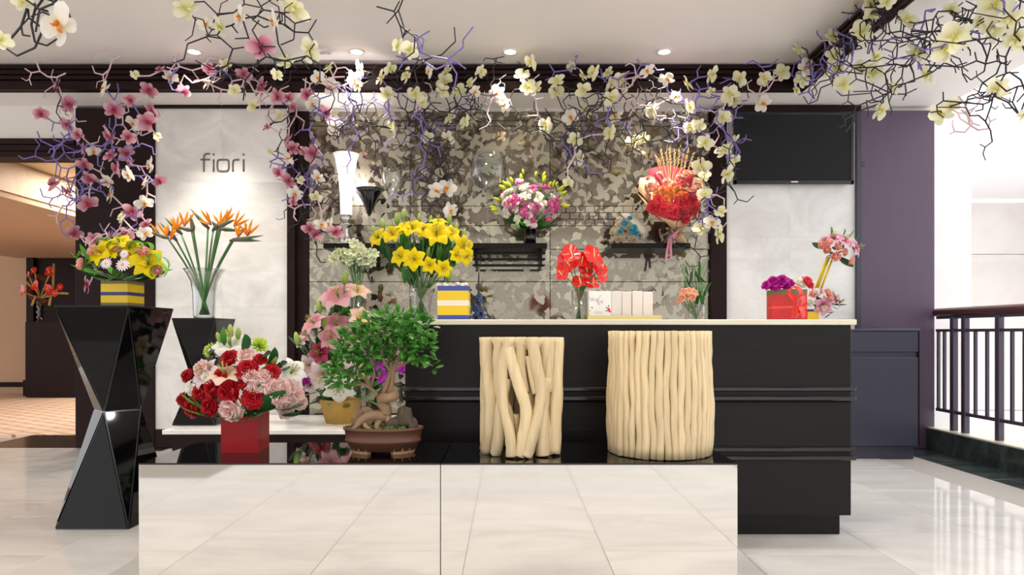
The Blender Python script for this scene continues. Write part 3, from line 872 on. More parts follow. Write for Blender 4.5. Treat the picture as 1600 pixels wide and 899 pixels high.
def mum_mesh(key, mat):
    mb = MB(); rng = random.Random(9)
    for lay, (n, e) in enumerate(((12, .15), (11, .5), (9, .85), (6, 1.2))):
        ring_petals(mb, n, lambda t: (t * math.cos(e), t * math.sin(e) * .8), lambda t: .04 + .10 * math.sin(math.pi * (.1 + .8 * t)), lay * .3, 3, 0, .3, .08, rng)
    KIT[key] = mb.mesh(key, mat)
def leaf_mesh(key, mat, w=.16, droop=.35, fold=.25):
    # stalk at the origin, blade along +Z, upper face to +Y
    mb = MB(); pts = []; ws = []
    for i in range(8):
        t = i / 7
        pts.append(Vector((0, -droop * t * t, t * (1 - .12 * droop * t)))); ws.append(.006 + w * math.sin(math.pi * min(1, t * .93 + .05)) ** .8)
    ws[-1] = .004
    mb.strip(pts, ws, Vector((1, 0, 0)), 0, fold)
    KIT[key] = mb.mesh(key, mat)
def bud_mesh(key, mat):
    KIT[key] = MB().lathe([(.02, 0), (.16, .12), (.22, .4), (.19, .7), (.10, .92), (.0, 1.0)], 8).mesh(key, mat)

M_pinklily = petal_mat('pink_lily_petal', (236, 196, 190), (222, 140, 158), (240, 205, 208), .45, .3)
M_palelily = petal_mat('blush_lily_petal', (226, 180, 190), (240, 216, 218), (246, 236, 232), .45, .3)
M_whitelily = petal_mat('white_lily_petal', (214, 220, 180), (246, 244, 236), (250, 248, 244), .45, .25)
M_yellowlily = petal_mat('yellow_lily_petal', (244, 208, 10), (253, 226, 0), (254, 232, 20), .45, .3)
M_magentalily = petal_mat('magenta_lily_petal', (120, 20, 46), (160, 36, 70), (206, 96, 120), .45, .2)
M_peachlily = petal_mat('peach_lily_petal', (244, 214, 130), (246, 210, 180), (246, 222, 208), .45, .3)
M_pyellow = petal_mat('pale_yellow_orchid_petal', (216, 212, 126), (243, 239, 200), (248, 245, 224), .5, .3, .06)
M_porchid = petal_mat('pink_orchid_petal', (160, 66, 96), (200, 128, 148), (226, 188, 194), .5, .25, .15)
M_worchid = petal_mat('white_orchid_petal', (240, 226, 180), (248, 243, 232), (250, 247, 240), .5, .3, .04)
M_morchid = petal_mat('magenta_orchid_petal', (236, 180, 214), (206, 50, 130), (222, 110, 170), .5, .25, .15)
M_vorchid = petal_mat('violet_orchid_petal', (170, 40, 170), (140, 20, 150), (176, 70, 186), .5, .2, .15)
M_redcarn = petal_mat('red_carnation_petal', (100, 2, 10), (164, 8, 22), (196, 20, 34), .6, .1)
M_pinkcarn = petal_mat('blush_carnation_petal', (214, 150, 150), (238, 196, 190), (246, 216, 208), .6, .2, .05)
M_fuchcarn = petal_mat('fuchsia_carnation_petal', (130, 6, 96), (178, 16, 140), (206, 40, 170), .6, .1, .06)
M_whitecarn = petal_mat('white_carnation_petal', (226, 214, 190), (246, 240, 228), (250, 246, 238), .6, .2, .04)
M_coralcarn = petal_mat('coral_carnation_petal', (170, 20, 40), (220, 44, 60), (236, 80, 90), .6, .1)
M_peachrose = petal_mat('peach_rose_petal', (240, 150, 128), (248, 182, 164), (252, 208, 194), .5, .35, .05)
M_anth = plain('anthurium_red', (226, 34, 30), .2, vary=.12, noise=.15, nscale=6, coat=.5)
M_lila = petal_mat('lilac_daisy_petal', (240, 230, 240), (236, 214, 232), (244, 232, 240), .5, .2)
M_mum = petal_mat('green_mum_petal', (120, 150, 30), (176, 204, 60), (206, 220, 110), .5, .2)
M_orangelip = plain('lip_orange', (226, 130, 30), .5); M_yellip = plain('lip_yellow', (226, 206, 60), .5)
M_redlip = plain('lip_crimson', (170, 30, 60), .5); M_whitelip = plain('lip_white', (244, 236, 214), .5)
for k, m in (('lily_pink', M_pinklily), ('lily_blush', M_palelily), ('lily_white', M_whitelily), ('lily_yellow', M_yellowlily), ('lily_magenta', M_magentalily), ('lily_peach', M_peachlily)):
    lily_mesh(k, m)
stamen_mesh()
for k, m in (('orchid_yellow', M_pyellow), ('orchid_pink', M_porchid), ('orchid_white', M_worchid), ('orchid_magenta', M_morchid), ('orchid_violet', M_vorchid)):
    orchid_mesh(k, m)
lip_mesh('lip_w', M_orangelip, M_orangelip); lip_mesh('lip_p', M_redlip, M_redlip); lip_mesh('lip_y', M_yellip, M_pyellow)
for i, (k, m) in enumerate((('carn_red', M_redcarn), ('carn_pink', M_pinkcarn), ('carn_fuchsia', M_fuchcarn), ('carn_white', M_whitecarn), ('carn_coral', M_coralcarn))):
    carnation_mesh(k, m, i + 1)
rose_mesh('rose_peach', M_peachrose)
anthurium_mesh('anthurium', M_anth); daisy_mesh('daisy', M_lila); mum_mesh('mum', M_mum)
leaf_mesh('leaf_a', M_leaf, .16, .35); leaf_mesh('leaf_wide', M_leafdark, .27, .3); leaf_mesh('leaf_dark', M_leafdark, .17, .35)
leaf_mesh('leaf_blade', M_leaf, .06, .45, .4); leaf_mesh('leaf_blade_straight', M_leaf, .05, .08, .4)
bud_mesh('bud', M_bud)
bud_mesh('bud_orchid', M_pyellow)

R3 = random.Random(11)
def face_dir(j=.45, up=.1):
    return Vector((R3.uniform(-j, j), -1, up + R3.uniform(-j, j)))
def lily(par, px, py, Y, rpx, kind, d=None, label=None):
    d = d or face_dir(.5, .25)
    inst('lily', KIT[kind], par, P(px, py, Y), d, R3.uniform(0, 2), rpx * Y / F, label, [('stamens', KIT['stamens'])])
def bloom(par, nm, key, px, py, Y, rpx, d=None, label=None, sub=(), sc=None):
    s_ = rpx * Y / F
    return inst(nm, KIT[key], par, P(px, py, Y), d or face_dir(.4, .25), R3.uniform(0, 6), s_ if sc is None else tuple(s_ * k for k in sc), label, sub)
def leaf(par, p0, p1, key='leaf_a', wide=1.0, nm='leaf', roll=None):
    p0 = Vector(p0); p1 = Vector(p1); d = p1 - p0
    return inst(nm, KIT[key], par, p0, d, R3.uniform(-.7, .7) + math.pi if roll is None else roll, (d.length * wide, d.length, d.length))
def stem(par, pts, r=.004, mat=None, nm='stem', n=5, taper=1.0):
    pts = smoothpath(pts, 3) if len(pts) > 2 else [Vector(p) for p in pts]
    k = len(pts)
    return MB().tube(pts, [r * (1 + (taper - 1) * i / (k - 1)) for i in range(k)], n).build(nm, mat or M_stem, par)
def glass_vase(par, c, prof, nm='glass_vase', th=.003, n=28, water=None):
    """profile of the outer wall from the foot up; an inner wall is added"""
    inner = [(max(r - th, 0.001), z + (th if i == 0 else 0)) for i, (r, z) in enumerate(prof)]
    full = [(0, prof[0][1])] + list(prof) + inner[::-1] + [(0, prof[0][1] + th * 2)]
    return MB().lathe(full, n, c).build(nm, M_glass, par)

# ------------------------------------------------------------------ flower arrangements
def dome(cx, cy, rx, ry, Yc, dep):
    def f(px, py):
        k = 1 - ((px - cx) / rx) ** 2 - ((py - cy) / ry) ** 2
        return Yc - dep * math.sqrt(max(k, 0.0)) if k > 0 else Yc + .2 * dep * min(1, -k)
    return f
def outdir(px, py, cx, cy, r, up=.15, front=1.0):
    return Vector(((px - cx) / r, -front, (cy - py) / r + up)) + Vector((R3.uniform(-.2, .2), 0, R3.uniform(-.2, .2)))
def box_rot(mb, c, w, d, h, ang, mat=0, z0=0.0):
    ca, sa = math.cos(ang), math.sin(ang); vs_ = []
    for zz_ in (z0, z0 + h):
        for (sx, sy_) in ((-1, -1), (1, -1), (1, 1), (-1, 1)):
            x, y_ = sx * w / 2, sy_ * d / 2
            vs_.append((c[0] + x * ca - y_ * sa, c[1] + x * sa + y_ * ca, c[2] + zz_))
    return mb.add(vs_, [(3, 2, 1, 0), (4, 5, 6, 7), (0, 1, 5, 4), (1, 2, 6, 5), (2, 3, 7, 6), (3, 0, 4, 7)], mat)

# --- red cube box of carnations and lilies, front left
M_redbox = plain('glossy_red_box', (164, 8, 22), .2, spec=.25)
bc = Vector((PX(384, 2.90), 2.90, PLZ))
t = thing('carnation_arrangement', 'red box of red and blush carnations with lilies on the mirror plinth', 'flower arrangement', bc)
box_rot(MB(), bc, .152, .152, .155, .05).build('red_box', M_redbox, t)
box_rot(MB(), bc + Vector((0, 0, .150)), .138, .138, .012, .05).build('flower_foam', M_leafdark, t)
D = dome(375, 610, 110, 90, 2.95, .20)
for px, py, r in ((360, 562, 13), (407, 563, 9), (388, 577, 14), (424, 583, 12), (296, 588, 11), (336, 606, 15), (315, 613, 12), (376, 596, 13), (360, 612, 17), (396, 621, 16), (288, 625, 10), (305, 637, 15), (331, 634, 15), (345, 588, 10)):
    bloom(t, 'carnation', 'carn_red', px, py, D(px, py), r * 1.18, outdir(px, py, 375, 612, 80))
for px, py, r in ((363, 638, 18), (384, 558, 13), (392, 590, 14), (414, 592, 14), (402, 604, 14), (426, 608, 15), (441, 607, 14), (436, 622, 13), (446, 632, 14), (447, 643, 11), (461, 618, 13), (467, 628, 12), (452, 604, 10), (318, 577, 13)):
    bloom(t, 'carnation', 'carn_pink', px, py, D(px, py), r * 1.15, outdir(px, py, 375, 612, 80), 'blush pink carnation')
for px, py, r in ((302, 609, 11), (326, 590, 12)):
    bloom(t, 'carnation', 'carn_white', px, py, D(px, py), r, outdir(px, py, 375, 612, 80), 'white carnation')
lily(t, 362, 546, 2.90, 33, 'lily_white', Vector((-.1, -.55, 1)))
lily(t, 352, 592, 2.76, 29, 'lily_peach', Vector((.0, -.5, 1)))
lily(t, 326, 588, 2.80, 27, 'lily_blush', Vector((-.5, -.8, .6)))
lily(t, 455, 583, 2.92, 24, 'lily_white', Vector((.6, -.8, .5)))
for px, py, r in ((330, 548, 14), (405, 541, 16), (418, 568, 9)):
    bloom(t, 'chrysanthemum', 'mum', px, py, 2.93, r, Vector(((px - 370) / 60, -.6, .8)))
for px, py, dx, dy, L_ in ((361, 528, 0, -1, 22), (372, 531, .1, -1, 20), (345, 536, -.3, -1, 18), (318, 582, -1, -.8, 16), (424, 574, .5, -1, 20), (330, 562, -.6, -.7, 14)):
    p = P(px, py, 2.9); inst('lily_bud', KIT['bud'], t, p, Vector((dx, -.2, -dy)), 0, L_ * 2.9 / F)
for a, b, k, w in (((392, 648), (422, 610), 'leaf_wide', 1.1), ((400, 646), (446, 628), 'leaf_wide', 1.1), ((430, 640), (478, 652), 'leaf_wide', .8), ((360, 650), (282, 668), 'leaf_blade', 1), ((350, 650), (290, 645), 'leaf_blade', 1),
                   ((340, 648), (272, 637), 'leaf_blade', 1), ((370, 652), (345, 664), 'leaf_a', 1.2), ((380, 652), (372, 665), 'leaf_a', 1.2), ((388, 652), (398, 664), 'leaf_a', 1.2), ((362, 652), (356, 666), 'leaf_a', 1.2), ((345, 560), (318, 550), 'leaf_dark', 1.3),
                   ((385, 550), (392, 532), 'leaf_dark', 1.3), ((412, 560), (425, 560), 'leaf_dark', 1.2), ((440, 650), (466, 660), 'leaf_dark', 1), ((350, 540), (342, 520), 'leaf_a', 1), ((395, 650), (412, 660), 'leaf_a', 1.2)):
    leaf(t, P(a[0], a[1], 2.80), P(b[0], b[1], 2.72), k, w)
for k in range(22):
    px, py = R3.uniform(318, 445), R3.uniform(565, 640)
    leaf(t, P(px, py, 2.92), P(px + R3.uniform(-18, 18), py + R3.uniform(-18, 10), 2.84), 'leaf_dark', 1.1)
for px in (340, 355, 370, 385, 400, 415):
    stem(t, [bc + Vector((R3.uniform(-.05, .05), R3.uniform(-.05, .05), .15)), P(px + (px - 378) * .3, 585, 2.95)], .004)

# --- gold pot of pink lilies on the low platform
M_gold = plain('brushed_gold_pot', (176, 140, 70), .35, metal=.6, noise=.15, nscale=12)
gy = 5.30; gc = Vector((PX(533, gy), gy, SLZ))
t = thing('lily_arrangement', 'tall arrangement of pink lilies in a gold tapered pot behind the bonsai', 'flower arrangement', gc)
MB().lathe([(0, 0), (.115, 0), (.165, .185), (.150, .185), (.145, .16), (0, .16)], 6, gc, smooth=False, rot=.35).build('gold_pot', M_gold, t)
for px, py, r, k, d in ((530, 468, 30, 'lily_pink', (-.1, -.8, .8)), (558, 459, 22, 'lily_peach', (.3, -.6, 1)), (493, 508, 22, 'lily_pink', (-.5, -.7, .7)), (526, 508, 22, 'lily_pink', (.2, -.8, .6)),
                        (518, 528, 21, 'lily_pink', (0, -1, .3)), (563, 499, 21, 'lily_peach', (.5, -.8, .5)), (502, 551, 19, 'lily_magenta', (-.2, -1, .1)), (487, 571, 22, 'lily_blush', (-.4, -.9, .1)),
                        (506, 584, 25, 'lily_blush', (-.1, -.9, -.4)), (530, 602, 28, 'lily_white', (.2, -.9, -.35)), (470, 590, 20, 'lily_blush', (-.7, -.8, .1)), (570, 579, 18, 'lily_peach', (.4, -.9, .0)),
                        (545, 560, 18, 'lily_blush', (.2, -1, .2)), (486, 600, 17, 'lily_blush', (-.5, -.9, -.3)), (472, 535, 12, 'lily_white', (-.6, -.8, .2)), (548, 530, 17, 'lily_pink', (.4, -.8, .4)), (480, 525, 14, 'lily_pink', (-.6, -.8, .3))):
    Yf = 5.18 + R3.uniform(-.06, .06)
    lily(t, px, py, Yf, r, k, Vector(d))
    stem(t, [gc + Vector((R3.uniform(-.05, .05), R3.uniform(-.04, .04), .15)), P((px + 533) / 2, (py + 620) / 2 + 10, 5.28), P(px, py, Yf + .02)], .005)
for px, py, r in ((590, 570, 13), (597, 588, 14), (606, 549, 10), (629, 575, 12), (477, 596, 11), (583, 582, 10), (612, 580, 10)):
    bloom(t, 'violet_orchid', 'orchid_violet', px, py, 5.16, r, None, 'violet orchid bloom', [('lip', KIT['lip_p'])])
for px, py, dx, L_ in ((538, 446, .1, 25), (500, 490, -.1, 22), (466, 540, -.2, 22), (549, 503, .2, 22), (480, 522, -.2, 18), (507, 515, 0, 22)):
    p = P(px, py, 5.15); inst('lily_bud', KIT['bud'], t, p, Vector((dx, 0, 1)), 0, L_ * 5.2 / F)
    stem(t, [gc + Vector((0, 0, .15)), P((px + 533) / 2, (py + 620) / 2, 5.26), p], .005)
for a, b, k, w in (((478, 548), (445, 535), 'leaf_wide', 1.2), ((520, 630), (497, 618), 'leaf_wide', 1.2), ((530, 632), (512, 640), 'leaf_a', 1.5), ((540, 632), (545, 645), 'leaf_a', 1.5), ((560, 620), (590, 600), 'leaf_a', 1), ((560, 625), (600, 622), 'leaf_a', 1),
                   ((565, 610), (632, 596), 'leaf_a', .7), ((570, 620), (592, 648), 'leaf_a', .9), ((520, 490), (510, 475), 'leaf_a', 1.3), ((535, 500), (545, 480), 'leaf_a', 1.3), ((525, 490), (530, 475), 'leaf_dark', 1.3), ((545, 610), (575, 590), 'leaf_dark', 1.3), ((500, 610), (470, 630), 'leaf_dark', 1),
                   ((500, 625), (480, 642), 'leaf_dark', 1), ((510, 560), (480, 552), 'leaf_dark', 1.2), ((530, 560), (520, 540), 'leaf_dark', 1.4), ((550, 545), (565, 520), 'leaf_dark', 1.2), ((495, 545), (478, 545), 'leaf_dark', 1.2), ((575, 600), (610, 610), 'leaf_a', .9)):
    leaf(t, P(*a, 5.24), P(*b, 5.14), k, w)
for k in range(26):
    px, py = R3.uniform(485, 570), R3.uniform(490, 615)
    leaf(t, P(px, py, 5.27), P(px + R3.uniform(-22, 22), py + R3.uniform(-22, 12), 5.2), 'leaf_dark', 1.2)

# --- yellow lily box on the tall pedestal
M_ybox = plain('yellow_card', (238, 200, 10), .35); M_bline = plain('navy_ribbon', (44, 52, 120), .4); M_olive = plain('olive_card', (120, 112, 70), .5)
yc = Vector((PX(192, 3.62), 3.62, 1.126))
t = thing('lily_box', 'yellow box with a blue stripe holding yellow lilies, on the tall pedestal', 'flower arrangement', yc)
ang = -.06
h0 = .128
for nm, z0, h, m, g in (('band', 0, .018, M_olive, .145), ('box_wall', .018, .038, M_ybox, .145), ('stripe', .056, .018, M_bline, .1465), ('box_wall', .074, .042, M_ybox, .145), ('band', .116, .016, M_olive, .145)):
    box_rot(MB(), yc, g, g, h, ang, 0, z0).build(nm, m, t)
for px, py, r, d in ((162, 397, 20, (-.4, -1, .5)), (188, 382, 17, (0, -.7, .9)), (231, 412, 22, (.5, -1, .2)), (216, 404, 19, (.2, -.9, .6)), (180, 392, 14, (-.2, -1, .4)), (205, 390, 14, (.2, -.8, .8))):
    lily(t, px, py, 3.48, r * 1.18, 'lily_yellow', Vector(d))
for px, py, r in ((129, 413, 8), (147, 393, 8), (188, 389, 8), (224, 395, 8), (245, 424, 7), (196, 398, 6)):
    bloom(t, 'rose', 'rose_peach', px, py, 3.46, r, outdir(px, py, 192, 420, 60))
for px, py, r in ((166, 412, 9), (192, 414, 11), (194, 397, 7)):
    bloom(t, 'daisy', 'daisy', px, py, 3.42, r, Vector((0, -1, .3)), None, [('daisy_eye', KIT['daisy_eye'])])
for k in range(24):                                   # long flat blades fanned out over the rim
    a = k / 24 * 2 * math.pi
    b0 = yc + Vector((math.cos(a) * .05, math.sin(a) * .05, .15)); b1 = yc + Vector((math.cos(a) * (.23 + R3.uniform(-.03, .05)), math.sin(a) * .17, .135 + R3.uniform(-.015, .05)))
    leaf(t, b0, b1, ('leaf_a', 'leaf_a', 'leaf_dark')[k % 3], 1.0)
M_loop = petal_mat('looped_leaf_green', (90, 160, 30), (120, 196, 50), (176, 224, 110), .3, .2, .15)
for px, py, s_ in ((132, 403, 12), (145, 410, 12), (170, 382, 10), (178, 388, 12), (196, 400, 11), (213, 388, 12), (228, 388, 10), (252, 414, 13), (248, 425, 12), (205, 385, 10), (160, 380, 9), (140, 422, 11), (240, 405, 9), (200, 410, 9)):
    # a leaf bent over into a loop
    c_ = P(px, py, 3.47 + R3.uniform(-.03, .05)); rr = s_ * 3.5 / F; a0 = R3.uniform(2.2, 4.0); tilt = R3.uniform(-.6, .6)
    pts = []
    for i in range(9):
        a = a0 - i / 8 * 4.6
        pts.append(c_ + Vector((math.cos(a) * rr, math.sin(tilt) * rr * .4 * math.sin(a), math.sin(a) * rr)))
    MB().strip(pts, [rr * k for k in (.12, .3, .42, .48, .5, .46, .38, .25, .06)], Vector((math.sin(tilt) * .5, 1, .1)), 0, .1).build('looped_leaf', M_loop, t)
leaf(t, P(192, 425, 3.42), P(168, 449, 3.40), 'leaf_wide', 1.0)
leaf(t, P(150, 415, 3.46), P(116, 392, 3.46), 'leaf_a', 1.2); leaf(t, P(155, 420, 3.46), P(102, 418, 3.48), 'leaf_blade', 1.2); leaf(t, P(235, 425, 3.46), P(270, 432, 3.5), 'leaf_blade', 1.2); leaf(t, P(225, 400, 3.5), P(222, 376, 3.5), 'leaf_a', 1.1)

# --- bird of paradise in a flared vase
vy = 5.32; vc = Vector((PX(319, vy), vy, PZ(498, 5.13) + .004))
t = thing('bird_of_paradise_vase', 'clear flared vase of orange bird of paradise flowers by the marble wall', 'vase of flowers', vc)
s_ = vy / F
glass_vase(t, vc, [(15 * s_, 0), (16 * s_, .02), (17 * s_, 40 * s_), (20 * s_, 58 * s_), (26 * s_, 70 * s_), (31 * s_, 77 * s_)])
M_orange = petal_mat('orange_sepal', (240, 120, 10), (250, 150, 10), (252, 170, 30), .45, .3, .08)
M_beak = petal_mat('beak_green_red', (120, 90, 84), (104, 116, 86), (70, 96, 60), .4, .05, .1)
M_blue = plain('blue_tongue', (70, 66, 130), .5)
lst = [((262, 372), (232, 362), (-1, .05)), ((275, 375), (250, 348), (-1, .9)), ((283, 365), (257, 340), (-1, .8)), ((299, 360), (272, 354), (-1, .2)), ((302, 360), (297, 335), (-.1, 1)), ((325, 356), (297, 326), (-1, .9)),
       ((343, 354), (366, 343), (1, .5)), ((345, 358), (382, 361), (1, 0)), ((340, 356), (330, 345), (-1, .5)), ((362, 376), (412, 368), (1, .2)), ((366, 374), (408, 377), (1, -.05)), ((333, 360), (352, 340), (.6, .8))]
oranges = [((262, 362), 3, -.3), ((276, 350), 4, 0), ((288, 345), 3, .1), ((330, 343), 3, -.7), ((345, 345), 5, .3), ((365, 345), 3, .8), ((372, 362), 3, .1), ((386, 360), 4, .05), ((250, 358), 3, -1.2), ((266, 366), 2, .4), ((352, 338), 3, .5)]
for i, (nk, tp, dd) in enumerate(lst):
    Yf = vy + R3.uniform(-.10, .06)
    p0 = P(*nk, Yf); p1 = P(*tp, Yf - .02)
    bx_ = (nk[0] - 319) * .34
    stem(t, [vc + Vector((-(nk[0] - 319) * s_ * .17, R3.uniform(-.04, .04), .03)), P(319 + bx_, 430, vy), p0], .0085, None, 'stem', 7, .8)
    L_ = (p1 - p0)
    MB().tube([p0 - L_ * .06, p0 + L_ * .2, p0 + L_ * .6, p1], [.009, .019, .012, .001], 7).build('beak', M_beak, t)
for (px, py), n_, lean in oranges:
    Yf = vy - .05 + R3.uniform(-.05, .05); b0 = P(px, py + 9, Yf)
    for k in range(n_):
        a = lean + (k - (n_ - 1) / 2) * .42 + R3.uniform(-.15, .15)
        Ln = R3.uniform(.10, .15)
        d = Vector((math.sin(a), R3.uniform(-.2, .2), math.cos(a)))
        pts = [b0 + d * Ln * q_ for q_ in (0, .3, .65, 1)]
        MB().strip(pts, [.003, .008, .009, .0006], Vector((math.cos(a), .3, -math.sin(a))), 0, .5).build('orange_sepal', M_orange, t)
    a = lean + .5
    MB().tube([b0, b0 + Vector((math.sin(a) * .08, 0, math.cos(a) * .08))], [.005, .001], 5).build('blue_tongue', M_blue, t)

# --- yellow lilies in a glass vase on the counter
vy = 3.62; vc = Vector((PX(658, vy), vy, CTOP))
t = thing('yellow_lily_vase', 'flared glass vase of yellow lilies at the counter end', 'vase of flowers', vc)
s_ = vy / F
glass_vase(t, vc, [(13 * s_, 0), (14 * s_, .01), (14.5 * s_, 22 * s_), (17 * s_, 36 * s_), (22.5 * s_, 50 * s_)])
D = dome(660, 400, 90, 75, 3.70, .22)
for px, py, r, d in ((592, 373, 17, (-.6, -.8, .4)), (614, 368, 18, (-.2, -.8, .5)), (645, 360, 22, (-.1, -.7, .8)), (634, 356, 15, (-.2, -.6, .9)), (682, 368, 24, (.1, -.9, .5)), (704, 366, 16, (.4, -.8, .5)), (722, 386, 19, (.6, -.9, .2)), (726, 400, 16, (.8, -.8, -.2)),
                     (627, 402, 17, (-.4, -.9, .3)), (648, 406, 19, (-.1, -1, .1)), (671, 415, 14, (.1, -1, .1)), (692, 420, 15, (.3, -1, -.1)), (685, 350, 15, (.1, -.5, 1)), (662, 362, 15, (0, -.9, .6)), (712, 400, 13, (.6, -.9, .1))):
    Yf = D(px, py)
    lily(t, px, py, Yf, r, 'lily_yellow', Vector(d))
    stem(t, [vc + Vector((-(px - 658) * .0006, R3.uniform(-.02, .02), .012)), P(658 + (px - 658) * .12, 455, vy), P(px, py, Yf + .01)], .003)
for px, py, dx in ((588, 368, -.4), (600, 358, -.2), (611, 362, -.1), (621, 352, -.1), (630, 344, 0), (655, 348, 0), (672, 350, .1), (711, 364, .2), (722, 372, .3), (668, 404, .2), (700, 352, .2), (697, 440, .8)):
    p = P(px, py, 3.60); inst('lily_bud', KIT['bud'], t, p, Vector((dx, 0, 1)), 0, R3.uniform(14, 20) * vy / F)
    stem(t, [P(658 + (px - 658) * .12, 455, vy), P((px + 658) / 2, (py + 440) / 2, 3.62), p], .0025)
for k in range(95):
    px, py = R3.gauss(660, 32), R3.uniform(385, 447)
    if abs(px - 660) > 28 + (450 - py) * .75: continue
    lx = px + (px - 660) * .35 + R3.uniform(-8, 8)
    leaf(t, P(px, py, 3.66 + R3.uniform(-.08, .05)), P(lx, py - R3.uniform(14, 34), 3.62 + R3.uniform(-.1, .05)), ('leaf_dark', 'leaf_a')[k % 3 == 0], .8)

# --- tuberoses in a tall glass cylinder standing on the platform
vy = 5.52; vc = Vector((PX(560, vy), vy, SLZ))
t = thing('tuberose_vase', 'tall clear glass cylinder with a bunch of greenish white tuberoses', 'vase of flowers', vc)
s_ = vy / F
glass_vase(t, vc, [(12 * s_, 0), (12 * s_, .02), (12 * s_, (665 - 462) * s_ - .06)])
M_tube = petal_mat('tuberose_petal', (170, 196, 110), (224, 230, 186), (238, 240, 214), .5, .25, .08)
mbt = MB(); ring_petals(mbt, 6, lambda q_: (.15 + .85 * q_, .5 * q_ - .2 * q_ * q_), lambda q_: .08 + .28 * math.sin(math.pi * (.1 + .8 * q_)), 0, 3, 0, .3)
KIT['tuberose'] = mbt.mesh('tuberose', M_tube)
for k in range(16):
    tx = 551 + R3.uniform(-28, 30); tyy = 394 + R3.uniform(-9, 8) + abs(tx - 551) * .15
    Yf = vy + R3.uniform(-.08, .08)
    stem(t, [vc + Vector((R3.uniform(-.04, .04), R3.uniform(-.04, .04), .03)), P(558 + (tx - 551) * .25, 440, vy), P(tx, tyy, Yf)], .004)
    for j in range(6):
        inst('tuberose', KIT['tuberose'], t, P(tx + R3.uniform(-7, 7), tyy + R3.uniform(-8, 8), Yf - .02), face_dir(.8, .4), R3.uniform(0, 6), R3.uniform(6.5, 8.5) * vy / F)

# --- dendrobium orchids in a black pot on the middle shelf
vy = 5.62; vc = Vector((PX(829, vy), vy, SHZ))
t = thing('orchid_pot', 'black pot of magenta and white orchids on the middle shelf', 'flower arrangement', vc)
s_ = vy / F
M_blackpot = plain('black_glazed_pot', (18, 16, 18), .12, coat=.5)
MB().lathe([(0, 0), (8.5 * s_, 0), (9.5 * s_, 24 * s_), (8.5 * s_, 24 * s_), (8 * s_, 21 * s_), (0, 21 * s_)], 20, vc).build('pot', M_blackpot, t)
for k in range(64):
    a = R3.uniform(0, 2 * math.pi); q_ = math.sqrt(R3.uniform(.02, 1)) * R3.uniform(.85, 1.12)
    px, py = 829 + math.cos(a) * q_ * 46, 316 + math.sin(a) * q_ * 39
    if py > 345 and abs(px - 829) > 40: continue
    Yf = vy - .05 - .16 * math.sqrt(max(0, 1 - q_ * q_))
    if k % 2: inst('orchid_bloom', KIT['orchid_magenta'], t, P(px, py, Yf), outdir(px, py, 829, 325, 40), R3.uniform(-1, 1), R3.uniform(5.5, 8) * s_, None, [('lip', KIT['lip_p'])])
    else: inst('orchid_bloom', KIT['orchid_white'], t, P(px, py, Yf), outdir(px, py, 829, 325, 40), R3.uniform(-1, 1), R3.uniform(5.5, 8) * s_, 'white orchid bloom', [('lip', KIT['lip_y'])])
M_tip = petal_mat('lime_bud', (150, 190, 40), (206, 214, 50), (232, 226, 80), .5, .2)
bud_mesh('bud_lime', M_tip)
for k in range(26):
    a = R3.uniform(-.25, math.pi + .25); px, py = 829 + math.cos(a) * R3.uniform(42, 54), 322 - math.sin(a) * R3.uniform(34, 50)
    p = P(px, py, vy - .06)
    inst('orchid_bud', KIT['bud_lime'], t, p, Vector((math.cos(a), -.3, math.sin(a) + .2)), 0, R3.uniform(9, 14) * s_)
    if k % 2: stem(t, [vc + Vector((0, 0, 22 * s_)), P(829 + math.cos(a) * 22, 340 - math.sin(a) * 18, vy - .05), p], .003)
for k in range(30):
    a = R3.uniform(0, 2 * math.pi); b0 = vc + Vector((0, 0, 26 * s_)); rr = R3.uniform(24, 46) * s_
    leaf(t, b0, b0 + Vector((math.cos(a) * rr, math.sin(a) * rr * .4 - .06, R3.uniform(-14, 22) * s_)), ('leaf_dark', 'leaf_a')[k % 2], .9)

# --- big wrapped bouquet on the right shelf
vy = 5.60; s_ = vy / F
bcn = Vector((PX(1052, vy), vy, SHZ))
t = thing('wrapped_bouquet', 'large kraft wrapped bouquet of red and orange flowers with wheat ears', 'bouquet', bcn)
M_kraft = plain('kraft_paper', (222, 184, 140), .7, noise=.06, nscale=10); M_redpap = plain('crimson_tissue', (190, 40, 60), .6)
M_rib = plain('pink_satin_ribbon', (214, 130, 150), .3, vary=.1)
axis0 = P(1060, 366, vy - .04); axis1 = P(1048, 300, vy - .10)
def sheet(nm, pts, mat):
    n_ = len(pts); mb = MB(); a0 = axis0
    top = [P(x, y, Y) for x, y, Y in pts]
    vs_ = [a0 + Vector(((i - n_ / 2) * .006, 0, 0)) for i in range(n_)]
    mid = [a0.lerp(tp, .5) + Vector((0, -.02, 0)) for tp in top]
    vs_ = vs_ + mid + top; fs = []
    for r in range(2):
        for i in range(n_ - 1):
            fs.append((r * n_ + i, r * n_ + i + 1, (r + 1) * n_ + i + 1, (r + 1) * n_ + i))
    mb.add(vs_, fs, 0, True)
    o = mb.build(nm, mat, t); md = o.modifiers.new('thick', 'SOLIDIFY'); md.thickness = .002
sheet('paper_sheet', [(997, 298, 5.50), (1000, 278, 5.55), (1030, 276, 5.62), (1062, 272, 5.66), (1098, 279, 5.62), (1100, 300, 5.56), (1096, 322, 5.5)], M_kraft)
sheet('paper_sheet', [(990, 296, 5.52), (1008, 318, 5.42), (1028, 338, 5.37), (1052, 346, 5.36), (1072, 344, 5.4), (1088, 332, 5.46)], M_kraft)
sheet('tissue_sheet', [(1012, 268, 5.6), (1020, 262, 5.62), (1044, 258, 5.66), (1062, 262, 5.66), (1085, 272, 5.64)], M_redpap)
